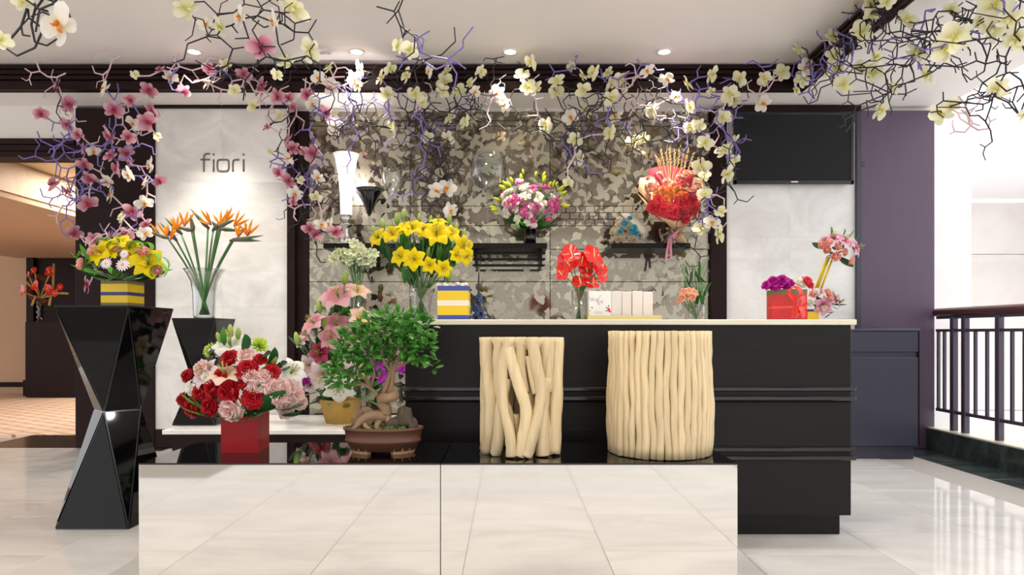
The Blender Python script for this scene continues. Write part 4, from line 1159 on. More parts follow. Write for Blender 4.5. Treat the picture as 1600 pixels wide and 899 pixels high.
for px, py, r in ((1022, 324, 12), (1036, 330, 13), (1052, 330, 14), (1066, 332, 14), (1080, 326, 14), (1078, 314, 13), (1060, 318, 11), (1030, 315, 10), (1070, 342, 9)):
    bloom(t, 'red_rose', 'carn_coral', px, py, 5.40, r, outdir(px, py, 1050, 310, 45))
M_orfl = petal_mat('orange_dried_petal', (206, 70, 30), (244, 130, 60), (250, 180, 110), .6, .2); carnation_mesh('carn_orange', M_orfl, 7)
M_pkfl = petal_mat('rose_dried_petal', (200, 100, 90), (232, 150, 130), (244, 196, 176), .6, .25); carnation_mesh('carn_dried', M_pkfl, 8)
for px, py, r in ((1028, 306, 9), (1040, 312, 10), (1056, 306, 9), (1046, 300, 9), (1066, 302, 9), (1036, 298, 8), (1070, 312, 8), (1058, 296, 7)):
    bloom(t, 'orange_bloom', 'carn_orange', px, py, 5.44, r, outdir(px, py, 1050, 310, 45), 'orange dried bloom')
for k in range(34):
    px = R3.uniform(1012, 1092); py = R3.uniform(270, 312)
    bloom(t, 'dried_bloom', 'carn_dried', px, py, 5.50 + R3.uniform(-.05, .05), R3.uniform(4, 8), outdir(px, py, 1050, 310, 45), 'small rose pink dried bloom')
M_wheat = plain('wheat_straw', (216, 178, 120), .7, vary=.15)
we = MB()
for k in range(14):
    a = k * 2.4; zz_ = k / 14
    we.blob((math.cos(a) * .05, math.sin(a) * .05, zz_), (.05, .05, .07), 5); we.tube([(math.cos(a) * .05, math.sin(a) * .05, zz_), (math.cos(a) * .16, math.sin(a) * .16, zz_ + .3)], [.008, .002], 3)
KIT['wheat'] = we.mesh('wheat_ear', M_wheat)
for px, py in ((1032, 268), (1038, 260), (1044, 264), (1048, 256), (1054, 262), (1060, 255), (1064, 264), (1070, 258), (1076, 264), (1036, 275), (1068, 270), (1082, 272)):
    p = P(px, py, 5.56); d = Vector(((px - 1055) / 70, -.1, 1))
    inst('wheat_ear', KIT['wheat'], t, p, d, R3.uniform(0, 6), (26 * s_ * .7, 26 * s_ * .7, 27 * s_)); stem(t, [axis0, axis1, p], .002, M_wheat)
for k in range(5):
    a = k * 1.25
    c_ = P(1062, 356, 5.46); rr = 11 * s_
    pts = [c_ + Vector((math.cos(a) * rr * u, -.02 * math.sin(v), math.sin(a) * rr * u * .8 + .01 * math.sin(v))) for u, v in ((0, 0), (.6, 1), (1, 1.5), (.7, 2.2), (.1, 3))]
    MB().strip(smoothpath(pts, 2), [.012] * 9, Vector((.2, 1, .3)).normalized(), 0).build('ribbon_loop', M_rib, t)
for x0, x1, y1 in ((1048, 1040, 410), (1052, 1049, 404)):
    pts = smoothpath([P(1060, 360, 5.44), P(x0, 372, 5.42), P(x0 - 4, 384, 5.455), P((x0 + x1) / 2 - 2, 396, 5.46), P(x1, y1, 5.46)], 3)
    MB().strip(pts, [.011] * len(pts), Vector((1, .3, .1)).normalized(), 0).build('ribbon_tail', M_rib, t)
MB().tube([axis0, P(1064, 379, vy)], [.03, .045], 10).build('stem_wrap', M_kraft, t)

# --- small dried bouquet with blue flowers
vy = 5.58
t = thing('dried_bouquet', 'small bouquet of cream dried flowers with teal blooms in white paper', 'bouquet', Vector((PX(985, vy), vy, SHZ)))
M_cream = petal_mat('cream_dried_petal', (150, 122, 84), (216, 192, 150), (240, 226, 200), .7, .2); carnation_mesh('carn_cream', M_cream, 12)
M_teal = petal_mat('teal_dried_petal', (20, 90, 110), (40, 140, 160), (90, 180, 196), .6, .15); carnation_mesh('carn_teal', M_teal, 13)
M_paperw = plain('white_wrapping_paper', (240, 228, 214), .6); M_blueb = plain('royal_blue_ribbon', (38, 44, 130), .35)
for k in range(60):
    a = R3.uniform(0, 6.28); q_ = math.sqrt(R3.uniform(0, 1)); px, py = 977 + math.cos(a) * q_ * 22, 360 + math.sin(a) * q_ * 19
    if py > 377: continue
    bloom(t, 'dried_bloom', 'carn_cream', px, py, 5.50 + .06 * q_, R3.uniform(3, 5), outdir(px, py, 980, 362, 25))
for px, py, r in ((976, 350, 6), (990, 357, 7), (984, 342, 5), (970, 362, 5), (994, 365, 5), (988, 362, 6)):
    bloom(t, 'teal_bloom', 'carn_teal', px, py, 5.475, r, outdir(px, py, 980, 362, 25), 'teal blue dried bloom')
mb = MB()
ring = []
for k in range(12):
    a = -1.9 + k / 11 * 3.8
    ring.append(P(978 + math.cos(a) * 27, 357 - math.sin(a) * 24 if math.sin(a) > -.75 else 375, 5.54 + .04 * math.cos(a)))
apex = P(1010, 374, 5.56)
mb.add(ring + [r_.lerp(apex, .45) + Vector((.01, -.02, 0)) for r_ in ring] + [apex + Vector((0, 0, (k - 6) * .002)) for k in range(12)],
       [(k, k + 1, 13 + k, 12 + k) for k in range(11)] + [(12 + k, 13 + k, 25 + k, 24 + k) for k in range(11)], 0, True)
o = mb.build('paper_wrap', M_paperw, t); o.modifiers.new('thick', 'SOLIDIFY').thickness = .002
for k in range(7):
    a = k * .9; c_ = P(1009, 371, 5.50); rr = 8 * vy / F
    pts = smoothpath([c_, c_ + Vector((math.cos(a) * rr, -.01, math.sin(a) * rr * .9)), c_ + Vector((math.cos(a + .6) * rr, .01, math.sin(a + .6) * rr * .9)), c_], 2)
    MB().strip(pts, [.009] * len(pts), Vector((0, 1, .2)), 0).build('ribbon_loop', M_blueb, t)

# --- lamp glass, vases on the left and middle shelves
vy = 5.62; s_ = vy / F
M_frost = petal_mat('frosted_white_glass', (246, 244, 246), (246, 244, 246), (248, 247, 248), .5, .55, 0)
c_ = Vector((PX(541, vy), vy, SHZ))
t = thing('hurricane_lamp', 'frosted white flared hurricane glass on a silvered holder, left shelf', 'lamp', c_)
MB().lathe([(0, 0), (9 * s_, 0), (10 * s_, 3 * s_), (9.5 * s_, 14 * s_), (6 * s_, 24 * s_), (6 * s_, 27 * s_), (10.5 * s_, 30 * s_), (10.5 * s_, 33 * s_), (6.5 * s_, 37 * s_), (8 * s_, 42 * s_), (9 * s_, 46 * s_), (0, 46 * s_)], 24, c_).build('silver_holder', M_silver, t)
MB().lathe([(9 * s_, 46 * s_), (9.5 * s_, 80 * s_), (12 * s_, 110 * s_), (17 * s_, 135 * s_), (20 * s_, 142 * s_), (19.3 * s_, 142 * s_), (16.3 * s_, 135 * s_), (11.3 * s_, 110 * s_), (8.8 * s_, 80 * s_), (8.3 * s_, 47 * s_)], 28, c_).build('frosted_glass', M_frost, t)
ld = bpy.data.lights.new('glass_glow', 'POINT'); ld.energy = 9; ld.color = (1, .95, .9); ld.shadow_soft_size = .03  # point light added inside the frosted glass to make it glow
lo = bpy.data.objects.new('glass_glow', ld); COL.objects.link(lo); lo.parent = t; lo.location = (0, 0, 105 * s_)
c_ = Vector((PX(577, vy), vy, SHZ))
t = thing('flared_vase', 'black trumpet shaped vase on a slim clear stem, left shelf', 'vase', c_)
MB().lathe([(2.2 * s_, 46 * s_), (4 * s_, 52 * s_), (10 * s_, 66 * s_), (18 * s_, 80 * s_), (25 * s_, 86.5 * s_), (24 * s_, 86.8 * s_), (16 * s_, 80 * s_), (0, 56 * s_)], 28, c_).build('bowl', M_blackpot, t)
MB().lathe([(0, 0), (12 * s_, 0), (12 * s_, 1 * s_), (2 * s_, 3 * s_), (1.6 * s_, 25 * s_), (2.2 * s_, 47 * s_), (0, 47 * s_)], 20, c_).build('stem', M_glass, t)
c_ = Vector((PX(763, vy), vy, SHZ))
t = thing('giant_wine_glass', 'oversized clear wine glass beside the orchid pot, middle shelf', 'glass', c_)
MB().lathe([(0, 0), (14 * s_, 0), (14 * s_, .8 * s_), (3 * s_, 3 * s_), (2.2 * s_, 30 * s_), (2.6 * s_, 78 * s_), (8 * s_, 86 * s_), (22 * s_, 94 * s_), (27 * s_, 106 * s_), (28 * s_, 125 * s_), (25 * s_, 142 * s_), (24.4 * s_, 142 * s_), (27.2 * s_, 125 * s_), (26 * s_, 107 * s_), (21 * s_, 96 * s_), (0, 86 * s_)], 28, c_).build('wine_glass', M_glass, t)
c_ = Vector((PX(612, vy), vy, SHZ))
t = thing('tall_stem_glass', 'tall clear stemmed glass next to the black trumpet vase', 'glass', c_)
MB().lathe([(0, 0), (12 * s_, 0), (12 * s_, .8 * s_), (2 * s_, 3 * s_), (1.6 * s_, 70 * s_), (6 * s_, 78 * s_), (15 * s_, 100 * s_), (17 * s_, 118 * s_), (16.4 * s_, 118 * s_), (14.3 * s_, 100 * s_), (5 * s_, 80 * s_), (0, 76 * s_)], 24, c_).build('stem_glass', M_glass, t)

# --- striped gift box on the counter
vy = 3.50; s_ = vy / F
x0, x1 = PX(683.5, 3.46), PX(732, 3.46); zb = CTOP
t = thing('striped_gift_box', 'tall box with blue, yellow and white stripes on the counter', 'gift box', Vector(((x0 + x1) / 2, 3.54, zb)))
M_bbox = plain('blue_card', (66, 78, 160), .4); M_wbox = plain('white_ribbon', (240, 232, 216), .4)
zt = PZ(447, 3.46); H_ = zt - zb
for nm, a, b, m, g in (('blue_band', 0, .15, M_bbox, 0), ('yellow_band', .15, .42, M_ybox, 0), ('white_stripe', .42, .58, M_wbox, .001), ('yellow_band', .58, .86, M_ybox, 0), ('blue_band', .86, 1, M_bbox, 0)):
    MB().box(x0 - g, x1 + g, 3.46 - g, 3.62 + g, zb + a * H_, zb + b * H_).build(nm, m, t)
mb = MB(); rr_ = random.Random(3)
for k in range(40): mb.blob((rr_.uniform(x0, x1), rr_.uniform(3.46, 3.62), zt + rr_.uniform(0, .012)), (.014, .014, .011), 6, 0, .15, rr_)
mb.build('tissue_filling', M_wbox, t, kind='stuff')

# --- anthuriums in a glass cylinder
vy = 3.60; s_ = vy / F; vc = Vector((PX(905, vy), vy, CTOP))
t = thing('anthurium_vase', 'clear glass cylinder of glossy red anthuriums on the counter', 'vase of flowers', vc)
glass_vase(t, vc, [(11.5 * s_, 0), (12 * s_, .004), (12 * s_, 46 * s_)])
for px, py, r, d in ((894, 400, 14, (-.2, -1, .5)), (889, 414, 15, (-.3, -1, .2)), (879, 428, 12, (-.6, -.9, -.1)), (927, 402, 14, (.2, -1, .6)), (922, 412, 13, (.1, -1, .3)), (938, 420, 13, (.6, -1, .1)), (941, 432, 11, (.7, -.9, -.1)), (909, 410, 11, (0, -1, .4)),
                     (907, 444, 12, (-.1, -.8, .8)), (925, 444, 12, (.3, -.9, .5)), (931, 408, 12, (.4, -.9, .5)), (916, 424, 11, (.2, -1, .1))):
    p = P(px, py, 3.54 + R3.uniform(-.03, .05))
    inst('anthurium', KIT['anthurium'], t, p, Vector(d), R3.uniform(1.0, 2.4), 1.32 * r * s_, None, [('spadix', KIT['spadix'])])
    stem(t, [vc + Vector(((905 - px) * .0004, R3.uniform(-.02, .02), .01)), P(905 + (px - 905) * .25, 450, vy), p + Vector((0, .015, 0))], .003)

# --- white boxed gift set standing on a gold tray
vy = 3.50; s_ = vy / F
t = thing('gold_tray', 'shallow gold rimmed tray on the counter by the anthuriums', 'tray', Vector((PX(978, vy), 3.56, CTOP)))
ta, tb = PX(922, 3.46), PX(1030, 3.46)
M_goldt = plain('pale_gold_metal', (206, 190, 130), .3, metal=.6)
MB().box(ta, tb, 3.46, 3.66, CTOP, CTOP + .004, 0, .001).build('base', M_goldt, t)
for (a, b, c1, d1) in ((ta - .012, tb + .012, 3.455, 3.459), (ta - .012, tb + .012, 3.661, 3.665)): MB().box(a, b, c1, d1, CTOP + .002, CTOP + .024, 0, .001).build('rim', M_goldt, t)
for a in (ta - .012, tb + .008): MB().box(a, a + .004, 3.459, 3.661, CTOP + .002, CTOP + .024, 0, .001).build('rim', M_goldt, t)
gz0, gz1 = CTOP + .004, PZ(455, 3.52)
xa, xb, xm = PX(916.5, 3.52), PX(1021, 3.52), PX(955, 3.52)
t = thing('gift_set_box', 'white gift carton with printed flowers and a row of pale cartons, on the tray', 'gift box', Vector(((xa + xb) / 2, 3.56, gz0)))
M_wcard = plain('white_card', (246, 244, 242), .4); M_pcard = plain('pearl_card', (236, 228, 222), .35, vary=.03)
MB().box(xa + .012, xm, 3.52, 3.60, gz0, gz1, 0, .002).build('printed_carton', M_wcard, t)
for k in range(4):
    w_ = (xb - xm) / 4
    MB().box(xm + k * w_ + .001, xm + (k + 1) * w_ - .001, 3.522 + .006 * (k % 2), 3.60, gz0, gz1 - .003 * (k % 2), 0, .004).build('pearl_carton', M_pcard, t)
M_pk = plain('print_pink', (222, 40, 110), .5); M_nv = plain('print_navy', (46, 48, 90), .5); M_ye = plain('print_yellow', (222, 214, 80), .5); M_gy = plain('print_grey', (178, 176, 184), .5)
def dab(px, py, w_, h_, m, a=0):
    p = P(px, py, 3.5195); ca, sa = math.cos(a), math.sin(a); k = 3.52 / F
    pts = []
    for i in range(8):
        q_ = 2 * math.pi * i / 8; x, z_ = math.cos(q_) * w_ * k, math.sin(q_) * h_ * k
        pts.append((p.x + x * ca - z_ * sa, p.y, p.z + x * sa + z_ * ca))
    MB().add(pts + [(a_, 3.521, c1) for a_, _, c1 in pts], [tuple(range(8))[::-1]] + [(i, (i + 1) % 8, 8 + (i + 1) % 8, 8 + i) for i in range(8)]).build('print_mark', m, t)
dab(951, 484, 2.4, 3, M_pk); dab(953, 487, 1.6, 2, M_pk); dab(948, 481, 1.8, .8, M_nv, .8); dab(951, 478.5, .8, 1.8, M_nv); dab(947.5, 486, 1.8, .8, M_nv, -.5); dab(921, 486, 2.4, 1.4, M_ye, .3); dab(925, 481, 1.6, .9, M_nv, -.4); dab(922, 480, 1, .5, M_ye)
def scrawl(pts, r=.0011):
    MB().tube(smoothpath([P(a, b, 3.519) for a, b in pts], 3), r, 4).build('printed_script', M_gy, t)
scrawl([(921, 464), (923, 470), (926, 465), (925, 471), (929, 467), (931, 471), (934, 466), (933, 473), (937, 464), (940, 462)])
scrawl([(934, 470), (936, 477), (938, 470), (941, 475), (942, 468)]); scrawl([(929, 487), (931, 490), (933, 486), (935, 490), (937, 487), (939, 490), (941, 487)], .0009)

# --- small glass of alstroemeria and greenery
vy = 3.68; s_ = vy / F; vc = Vector((PX(1088, vy), vy, CTOP))
t = thing('alstroemeria_glass', 'small glass of salmon alstroemeria with dark greenery on the counter', 'vase of flowers', vc)
glass_vase(t, vc, [(11 * s_, 0), (12 * s_, .004), (13.5 * s_, 26 * s_)])
M_alst = petal_mat('alstroemeria_petal', (240, 214, 110), (226, 140, 120), (236, 176, 160), .5, .2); lily_mesh('lily_small', M_alst)
for px, py, r in ((1068, 458, 8), (1076, 456, 8), (1084, 458, 8), (1066, 466, 7), (1080, 465, 8), (1074, 463, 7), (1062, 470, 6)):
    bloom(t, 'alstroemeria', 'lily_small', px, py, 3.60, r, outdir(px, py, 1076, 465, 18)); stem(t, [vc + Vector((0, 0, .01)), P(px, py, 3.61)], .002)
for k in range(60):
    px, py = R3.uniform(1070, 1104), R3.uniform(430, 488)
    leaf(t, P(px, py, 3.68), P(px + R3.uniform(-16, 10), py - R3.uniform(8, 26), 3.68 + R3.uniform(-.06, .06)), ('leaf_blade', 'leaf_dark', 'leaf_blade_straight')[k % 3], .5)
for px in (1076, 1084, 1092, 1098, 1103): stem(t, [vc + Vector((0, 0, .01)), P(px, 460, 3.68), P(px + R3.uniform(-10, 4), 408, 3.7)], .002)

# --- red hexagonal gift box of carnations
vy = 3.52; s_ = vy / F
rc = Vector((PX(1229, 3.56), 3.56, CTOP))
t = thing('carnation_gift_box', 'red six-sided gift box of fuchsia and white carnations tied with red ribbon', 'flower arrangement', rc)
M_redcard = plain('red_card', (206, 26, 30), .3); M_satin = plain('red_satin', (240, 64, 44), .22)
RH = 30.5 * s_
MB().lathe([(0, 0), (RH, 0), (RH, 40 * s_), (0, 40 * s_)], 6, rc, smooth=False, rot=.42).build('box_body', M_redcard, t)
MB().lathe([(RH * 1.005, 40 * s_), (RH * 1.005, 48 * s_), (RH * .95, 48 * s_), (RH * .95, 40 * s_)], 6, rc, smooth=False, rot=.42).build('gold_rim', M_olive, t)
MB().lathe([(RH * 1.006, 18 * s_), (RH * 1.006, 22 * s_)], 6, rc, smooth=False, rot=.42).build('ribbon_band', M_satin, t)
for px, py, r, k in ((1199, 447, 9, 'carn_fuchsia'), (1209, 442, 11, 'carn_fuchsia'), (1222, 441, 12, 'carn_fuchsia'), (1232, 444, 9, 'carn_fuchsia'), (1212, 450, 9, 'carn_fuchsia'), (1228, 450, 8, 'carn_fuchsia'), (1246, 442, 9, 'carn_white'), (1252, 446, 8, 'carn_white'), (1260, 441, 10, 'carn_coral'), (1264, 447, 8, 'carn_coral')):
    bloom(t, 'carnation', k, px, py, 3.50, r, Vector(((px - 1230) / 40, -.8, .9)))
for L_ in ([(1246, 474), (1234, 458), (1240, 448), (1252, 456), (1247, 472)], [(1246, 474), (1252, 462), (1256, 472), (1250, 478)], [(1246, 476), (1240, 486), (1238, 497)], [(1247, 476), (1254, 486), (1256, 497)], [(1246, 475), (1248, 488), (1244, 497)]):
    pts = smoothpath([P(a, b, 3.435 - (.015 if 0 < i < len(L_) - 1 else 0)) for i, (a, b) in enumerate(L_)], 3)
    MB().strip(pts, [.010 + .008 * math.sin(math.pi * i / (len(pts) - 1)) for i in range(len(pts))], Vector((.8, .5, .3)).normalized(), 0).build('ribbon_loop' if len(L_) > 3 else 'ribbon_tail', M_satin, t)

# --- topiary arrangement: small box, yellow sticks, two clusters
tc_ = Vector((PX(1279, 3.66), 3.66, CTOP))
t = thing('topiary_arrangement', 'two-tier arrangement of peach roses and lilies on yellow sticks, counter end', 'flower arrangement', tc_)
k_ = 3.66 / F
MB().box(PX(1262, 3.62), PX(1279.5, 3.62), 3.62, 3.70, CTOP, PZ(487, 3.62), 0, .001).build('yellow_box', M_ybox, t)
MB().box(PX(1262, 3.62) - .001, PX(1279.5, 3.62) + .001, 3.619, 3.701, PZ(487, 3.62), PZ(483.5, 3.62), 0, .001).build('navy_band', M_bline, t)
M_stick = plain('yellow_bamboo', (222, 196, 40), .4)
for a, b in (((1277, 452), (1296, 402)), ((1282, 454), (1301, 404)), ((1274, 452), (1292, 402))):
    stem(t, [P(*a, 3.66), P(*b, 3.66)], .0055, M_stick, 'yellow_stick', 7)
stem(t, [tc_ + Vector((-.02, .0, .03)), P(1278, 456, 3.66)], .006, M_stem, 'core_stem')
for px, py, r in ((1285, 384, 5.5), (1295, 380, 5.5), (1293, 391, 6), (1308, 386, 6), (1305, 400, 7), (1318, 394, 5.5), (1328, 407, 6), (1270, 461, 5.5), (1292, 458, 5.5), (1295, 466, 6)):
    bloom(t, 'rose', 'rose_peach', px, py, 3.60, r, outdir(px, py, 1305 if py < 420 else 1283, 390 if py < 420 else 468, 25))
M_pl2 = petal_mat('rose_stripe_lily_petal', (190, 80, 120), (220, 140, 170), (240, 200, 214), .45, .3); lily_mesh('lily_stripe', M_pl2)
for px, py, r, d in ((1303, 375, 15, (-.2, -.7, .9)), (1317, 378, 15, (.4, -.8, .7)), (1333, 388, 16, (.8, -.7, .2)), (1290, 378, 11, (-.7, -.7, .5)), (1285, 478, 16, (0, -1, -.1)), (1300, 466, 12, (.7, -.8, .3)), (1278, 458, 9, (-.3, -.8, .8)), (1308, 472, 10, (.9, -.7, .1))):
    lily(t, px, py, 3.62, r, 'lily_stripe', Vector(d))
for px, py, r in ((1266, 474, 6), (1288, 482, 5), (1275, 456, 6)): bloom(t, 'carnation', 'carn_white', px, py, 3.60, r)
for a, b, kk, w in (((1290, 388), (1272, 386), 'leaf_dark', 1.2), ((1312, 402), (1329, 424), 'leaf_wide', 1.1), ((1300, 398), (1296, 405), 'leaf_dark', 1.4), ((1300, 368), (1303, 356), 'leaf_a', 1), ((1325, 372), (1338, 363), 'leaf_a', 1), ((1330, 385), (1348, 371), 'leaf_a', 1),
                    ((1295, 475), (1322, 484), 'leaf_wide', 1.2), ((1290, 476), (1312, 476), 'leaf_dark', 1.2), ((1300, 478), (1308, 488), 'leaf_dark', 1), ((1275, 476), (1270, 484), 'leaf_dark', 1.4), ((1330, 392), (1345, 397), 'leaf_a', 1), ((1305, 476), (1322, 472), 'leaf_a', 1), ((1300, 398), (1312, 404), 'leaf_dark', 1.4), ((1318, 368), (1324, 360), 'leaf_a', 1)):
    leaf(t, P(*a, 3.64), P(*b, 3.60), kk, w)
for k in range(16):
    up_ = k % 2; cx_, cy_ = ((1308, 388), (1283, 468))[up_]; px, py = cx_ + R3.uniform(-18, 18), cy_ + R3.uniform(-8, 10)
    leaf(t, P(px, py, 3.67), P(px + R3.uniform(-14, 14), py + R3.uniform(-12, 10), 3.63), 'leaf_dark', 1.2)
for a, b in (((1285, 490), (1302, 488)), ((1290, 495), (1303, 487)), ((1296, 493), (1288, 497))): stem(t, [P(*a, 3.64), P(*b, 3.63)], .0018, M_blackpot, 'wire_twig')

# --- blue ornament behind the counter edge
vy = 3.72; s_ = vy / F
t = thing('blue_ornament', 'dark blue flowered cone ornament with a slim spire beside the striped box', 'ornament', Vector((PX(748, vy), vy, CTOP)))
M_dkblue = plain('midnight_blue', (34, 52, 96), .25, vary=.4)
MB().lathe([(0, 0), (9 * s_, 0), (4 * s_, 26 * s_), (1.6 * s_, 48 * s_), (1.2 * s_, 70 * s_), (0, 80 * s_)], 10, Vector((PX(748, vy), vy, CTOP))).build('spire', plain('dark_bronze', (62, 54, 52), .3, metal=.5), t)
mbd = MB(); ring_petals(mbd, 5, lambda q_: (.1 + .9 * q_, .2 * q_), lambda q_: .1 + .3 * math.sin(math.pi * (.1 + .8 * q_)), 0, 3, 0, .3); KIT['blue_blossom'] = mbd.mesh('blue_blossom', M_dkblue)
for k in range(46):
    h_ = R3.uniform(0, 1) ** 1.4; a = R3.uniform(math.pi, 2 * math.pi); r_ = (14 * (1 - h_) + 3) * s_
    inst('blue_blossom', KIT['blue_blossom'], t, Vector((PX(748, vy) + math.cos(a) * r_, vy + math.sin(a) * r_, CTOP + (3 + h_ * 40) * s_)), Vector((math.cos(a), math.sin(a), .3)), 0, 3.6 * s_)

# --- far pedestal with anthurium wreath in the corridor
py_ = 10.4
px0, px1 = PX(32, py_), PX(140, py_); zt = PZ(503, py_)
t = thing('corridor_console', 'dark wood console block with grooved corner in the corridor', 'console', Vector(((px0 + px1) / 2, py_ + .3, 0)))
MB().box(px0 + .14, px1, py_, py_ + .7, 0.003, zt, 0, .004).build('body', M_dark, t)
for k in range(3): MB().box(px0 + k * .05, px0 + .13, py_ + .02 + .04 * (2 - k), py_ + .6, 0.003, zt - .002, 0, .004).build('corner_board', M_dark, t)
MB().box(px0 - .18, px0 - .002, py_ + .3, py_ + .6, 0.003, .25, 0, .004).build('side_step', M_dark, t)
k_ = py_ / F; wc = Vector((PX(63, py_ + .25), py_ + .25, zt))
t = thing('anthurium_wreath', 'brown twig ring set with red anthuriums on a black turned vase, corridor', 'flower arrangement', wc)
MB().lathe([(0, 0), (6 * k_, 0), (6 * k_, 1.5 * k_), (3 * k_, 3 * k_), (5.5 * k_, 8 * k_), (3 * k_, 11 * k_), (6 * k_, 16 * k_), (3 * k_, 20 * k_), (5.5 * k_, 24 * k_), (4 * k_, 30 * k_), (7 * k_, 33 * k_), (0, 33 * k_)], 18, wc).build('turned_vase', M_blackpot, t)
M_twigb = plain('brown_vine', (104, 52, 30), .8, noise=.4, nscale=60)
rc_ = wc + Vector((0, 0, 52 * k_)); rr_ = random.Random(5)
for j in range(7):
    pts = []
    o_ = rr_.uniform(0, 6)
    for i in range(25):
        a = 2 * math.pi * i / 24; r_ = (16 + 3.5 * math.cos(5 * a + o_)) * k_
        pts.append(rc_ + Vector((math.cos(a) * r_, .035 * math.sin(5 * a + o_), math.sin(a) * r_ * 1.25)))
    MB().tube(pts, .016, 5, cap=False).build('vine_ring', M_twigb, t)
for px, py, r, d in ((53, 425, 8, (-.3, -1, .6)), (77, 427, 9, (.3, -1, .3)), (54, 448, 9, (-.2, -1, .2)), (36, 456, 10, (-.6, -1, 0)), (77, 454, 9, (.2, -1, .1)), (93, 450, 6, (.8, -.8, .2)), (44, 431, 6, (-.6, -.8, .3)), (85, 460, 6, (.5, -1, 0))):
    p = P(px, py, py_ + .10)
    inst('anthurium', KIT['anthurium'], t, p, Vector(d), R3.uniform(.8, 2.2), r * k_, None, [('spadix', KIT['spadix'])])
    stem(t, [rc_ + Vector((0, 0, -14 * k_)), p.lerp(rc_, .4) + Vector((0, 0, -.06)), p + Vector((0, .02, 0))], .012, plain('straw_stem', (190, 160, 100), .6) if 'straw_stem' not in MATS else MATS['straw_stem'])
for a, b in (((83, 455), (84, 412)), ((85, 458), (106, 459)), ((52, 452), (41, 440)), ((56, 462), (50, 478)), ((80, 462), (77, 478))):
    stem(t, [P(*a, py_ + .15), P(*b, py_ + .12)], .018, MATS['straw_stem'], 'bamboo_stick')

# --- bonsai on the plinth
vy = 2.84; s_ = vy / F
bo = Vector((PX(599, vy), vy, PLZ))
t = thing('bonsai', 'ficus bonsai with rocks in a brown oval pot on the mirror plinth', 'bonsai tree', bo)
M_pot = plain('brown_unglazed_pot', (104, 66, 50), .45, noise=.12, nscale=20); M_foot = plain('tan_clay', (192, 150, 112), .6)
hp = .107
ox, oy = 1.0, .60
MB().lathe([(0, .014), (.135, .014), (.150, .045), (.157, .048), (.158, .056), (.154, .060), (.160, hp - .012), (.166, hp - .010), (.166, hp), (.155, hp), (.150, hp - .02), (0, hp - .022)], 40, bo, 0, ox, oy).build('pot', M_pot, t)
for s2 in (-1, 1):
    f_ = MB(); pts = []
    for i in range(9):
        a = (math.pi if s2 < 0 else 0) + (-1.15 + 2.3 * i / 8)
        pts.append((math.cos(a), math.sin(a)))
    vs_ = [(bo.x + c1 * .128, bo.y + s1 * .128 * oy, bo.z + .0005) for c1, s1 in pts] + [(bo.x + c1 * .140, bo.y + s1 * .140 * oy, bo.z + .024) for c1, s1 in pts]
    vs_ += [(bo.x + c1 * .10, bo.y + s1 * .10 * oy, bo.z + .0005) for c1, s1 in pts] + [(bo.x + c1 * .10, bo.y + s1 * .10 * oy, bo.z + .02) for c1, s1 in pts]
    fs = []
    for i in range(8): fs += [(i, i + 1, 10 + i, 9 + i), (18 + i, 19 + i, i + 1, i), (9 + i, 10 + i, 28 + i, 27 + i)]
    fs += [(0, 9, 27, 18), (8, 26, 35, 17)]
    f_.add(vs_, fs).build('pot_foot', M_foot, t)
so = MB(); rr_ = random.Random(8)
so.lathe([(.152, hp - .02), (.12, hp - .002), (.06, hp + .012), (0, hp + .016)], 26, bo, 0, ox, oy); so.build('soil', M_earth, t)
M_moss = plain('moss', (84, 112, 44), .9, noise=.4, nscale=60, bump=.6)
ms = MB()
for k in range(150):
    a = rr_.uniform(0, 6.28); r_ = math.sqrt(rr_.uniform(0, 1)) * .145
    ms.blob((bo.x + math.cos(a) * r_, bo.y + math.sin(a) * r_ * oy, bo.z + hp - .006 + .02 * (1 - r_ / .15)), (rr_.uniform(.006, .014), rr_.uniform(.006, .012), rr_.uniform(.005, .011)), 6, 0, .2, rr_)
ms.build('moss', M_moss, t, kind='stuff')
M_rock = plain('weathered_rock', (84, 70, 58), .9, noise=.5, nscale=25, bump=.9)
for px, py, rx, ry in ((632, 656, 13, 17), (618, 664, 13, 10), (643, 664, 8, 9), (560, 670, 12, 7)):
    MB().blob(P(px, py, vy - .02), (rx * s_ * 1.1, .035, ry * s_ * 1.1), 11, 0, .3, rr_).build('rock', M_rock, t)
M_bark = plain('ficus_bark', (152, 122, 94), .75, noise=.3, nscale=30, bump=.5)
def tb(pts, r, nm='branch', n=8):
    pts = smoothpath([P(a, b, c1) for a, b, c1 in pts], 3); m_ = len(pts)
    MB().tube(pts, [r[0] * s_ * (1 - i / (m_ - 1)) + r[1] * s_ * i / (m_ - 1) for i in range(m_)], n).build(nm, M_bark, t)
tb([(578, 678, vy), (574, 660, vy - .02), (585, 650, vy - .02), (600, 652, vy), (603, 640, vy), (596, 628, vy)], (9, 9), 'trunk', 10)
tb([(604, 660, vy + .01), (602, 640, vy + .01), (596, 624, vy - .01), (608, 622, vy - .03), (616, 618, vy - .01), (610, 614, vy + .01), (604, 616, vy)], (8, 8), 'trunk', 10)
for L_, r in (([(598, 652, vy), (580, 650, vy - .04), (566, 656, vy - .05), (556, 668, vy - .05), (548, 674, vy - .05)], (9, 3)), ([(585, 655, vy), (572, 642, vy + .02), (562, 650, vy + .03), (558, 668, vy + .02)], (8, 4)),
              ([(595, 655, vy), (588, 666, vy - .05), (592, 676, vy - .07)], (6, 2)), ([(575, 655, vy), (570, 665, vy - .06), (584, 674, vy - .07)], (5, 2)), ([(604, 650, vy), (608, 664, vy - .03), (604, 676, vy - .06)], (6, 3))):
    tb(L_, r, 'root')
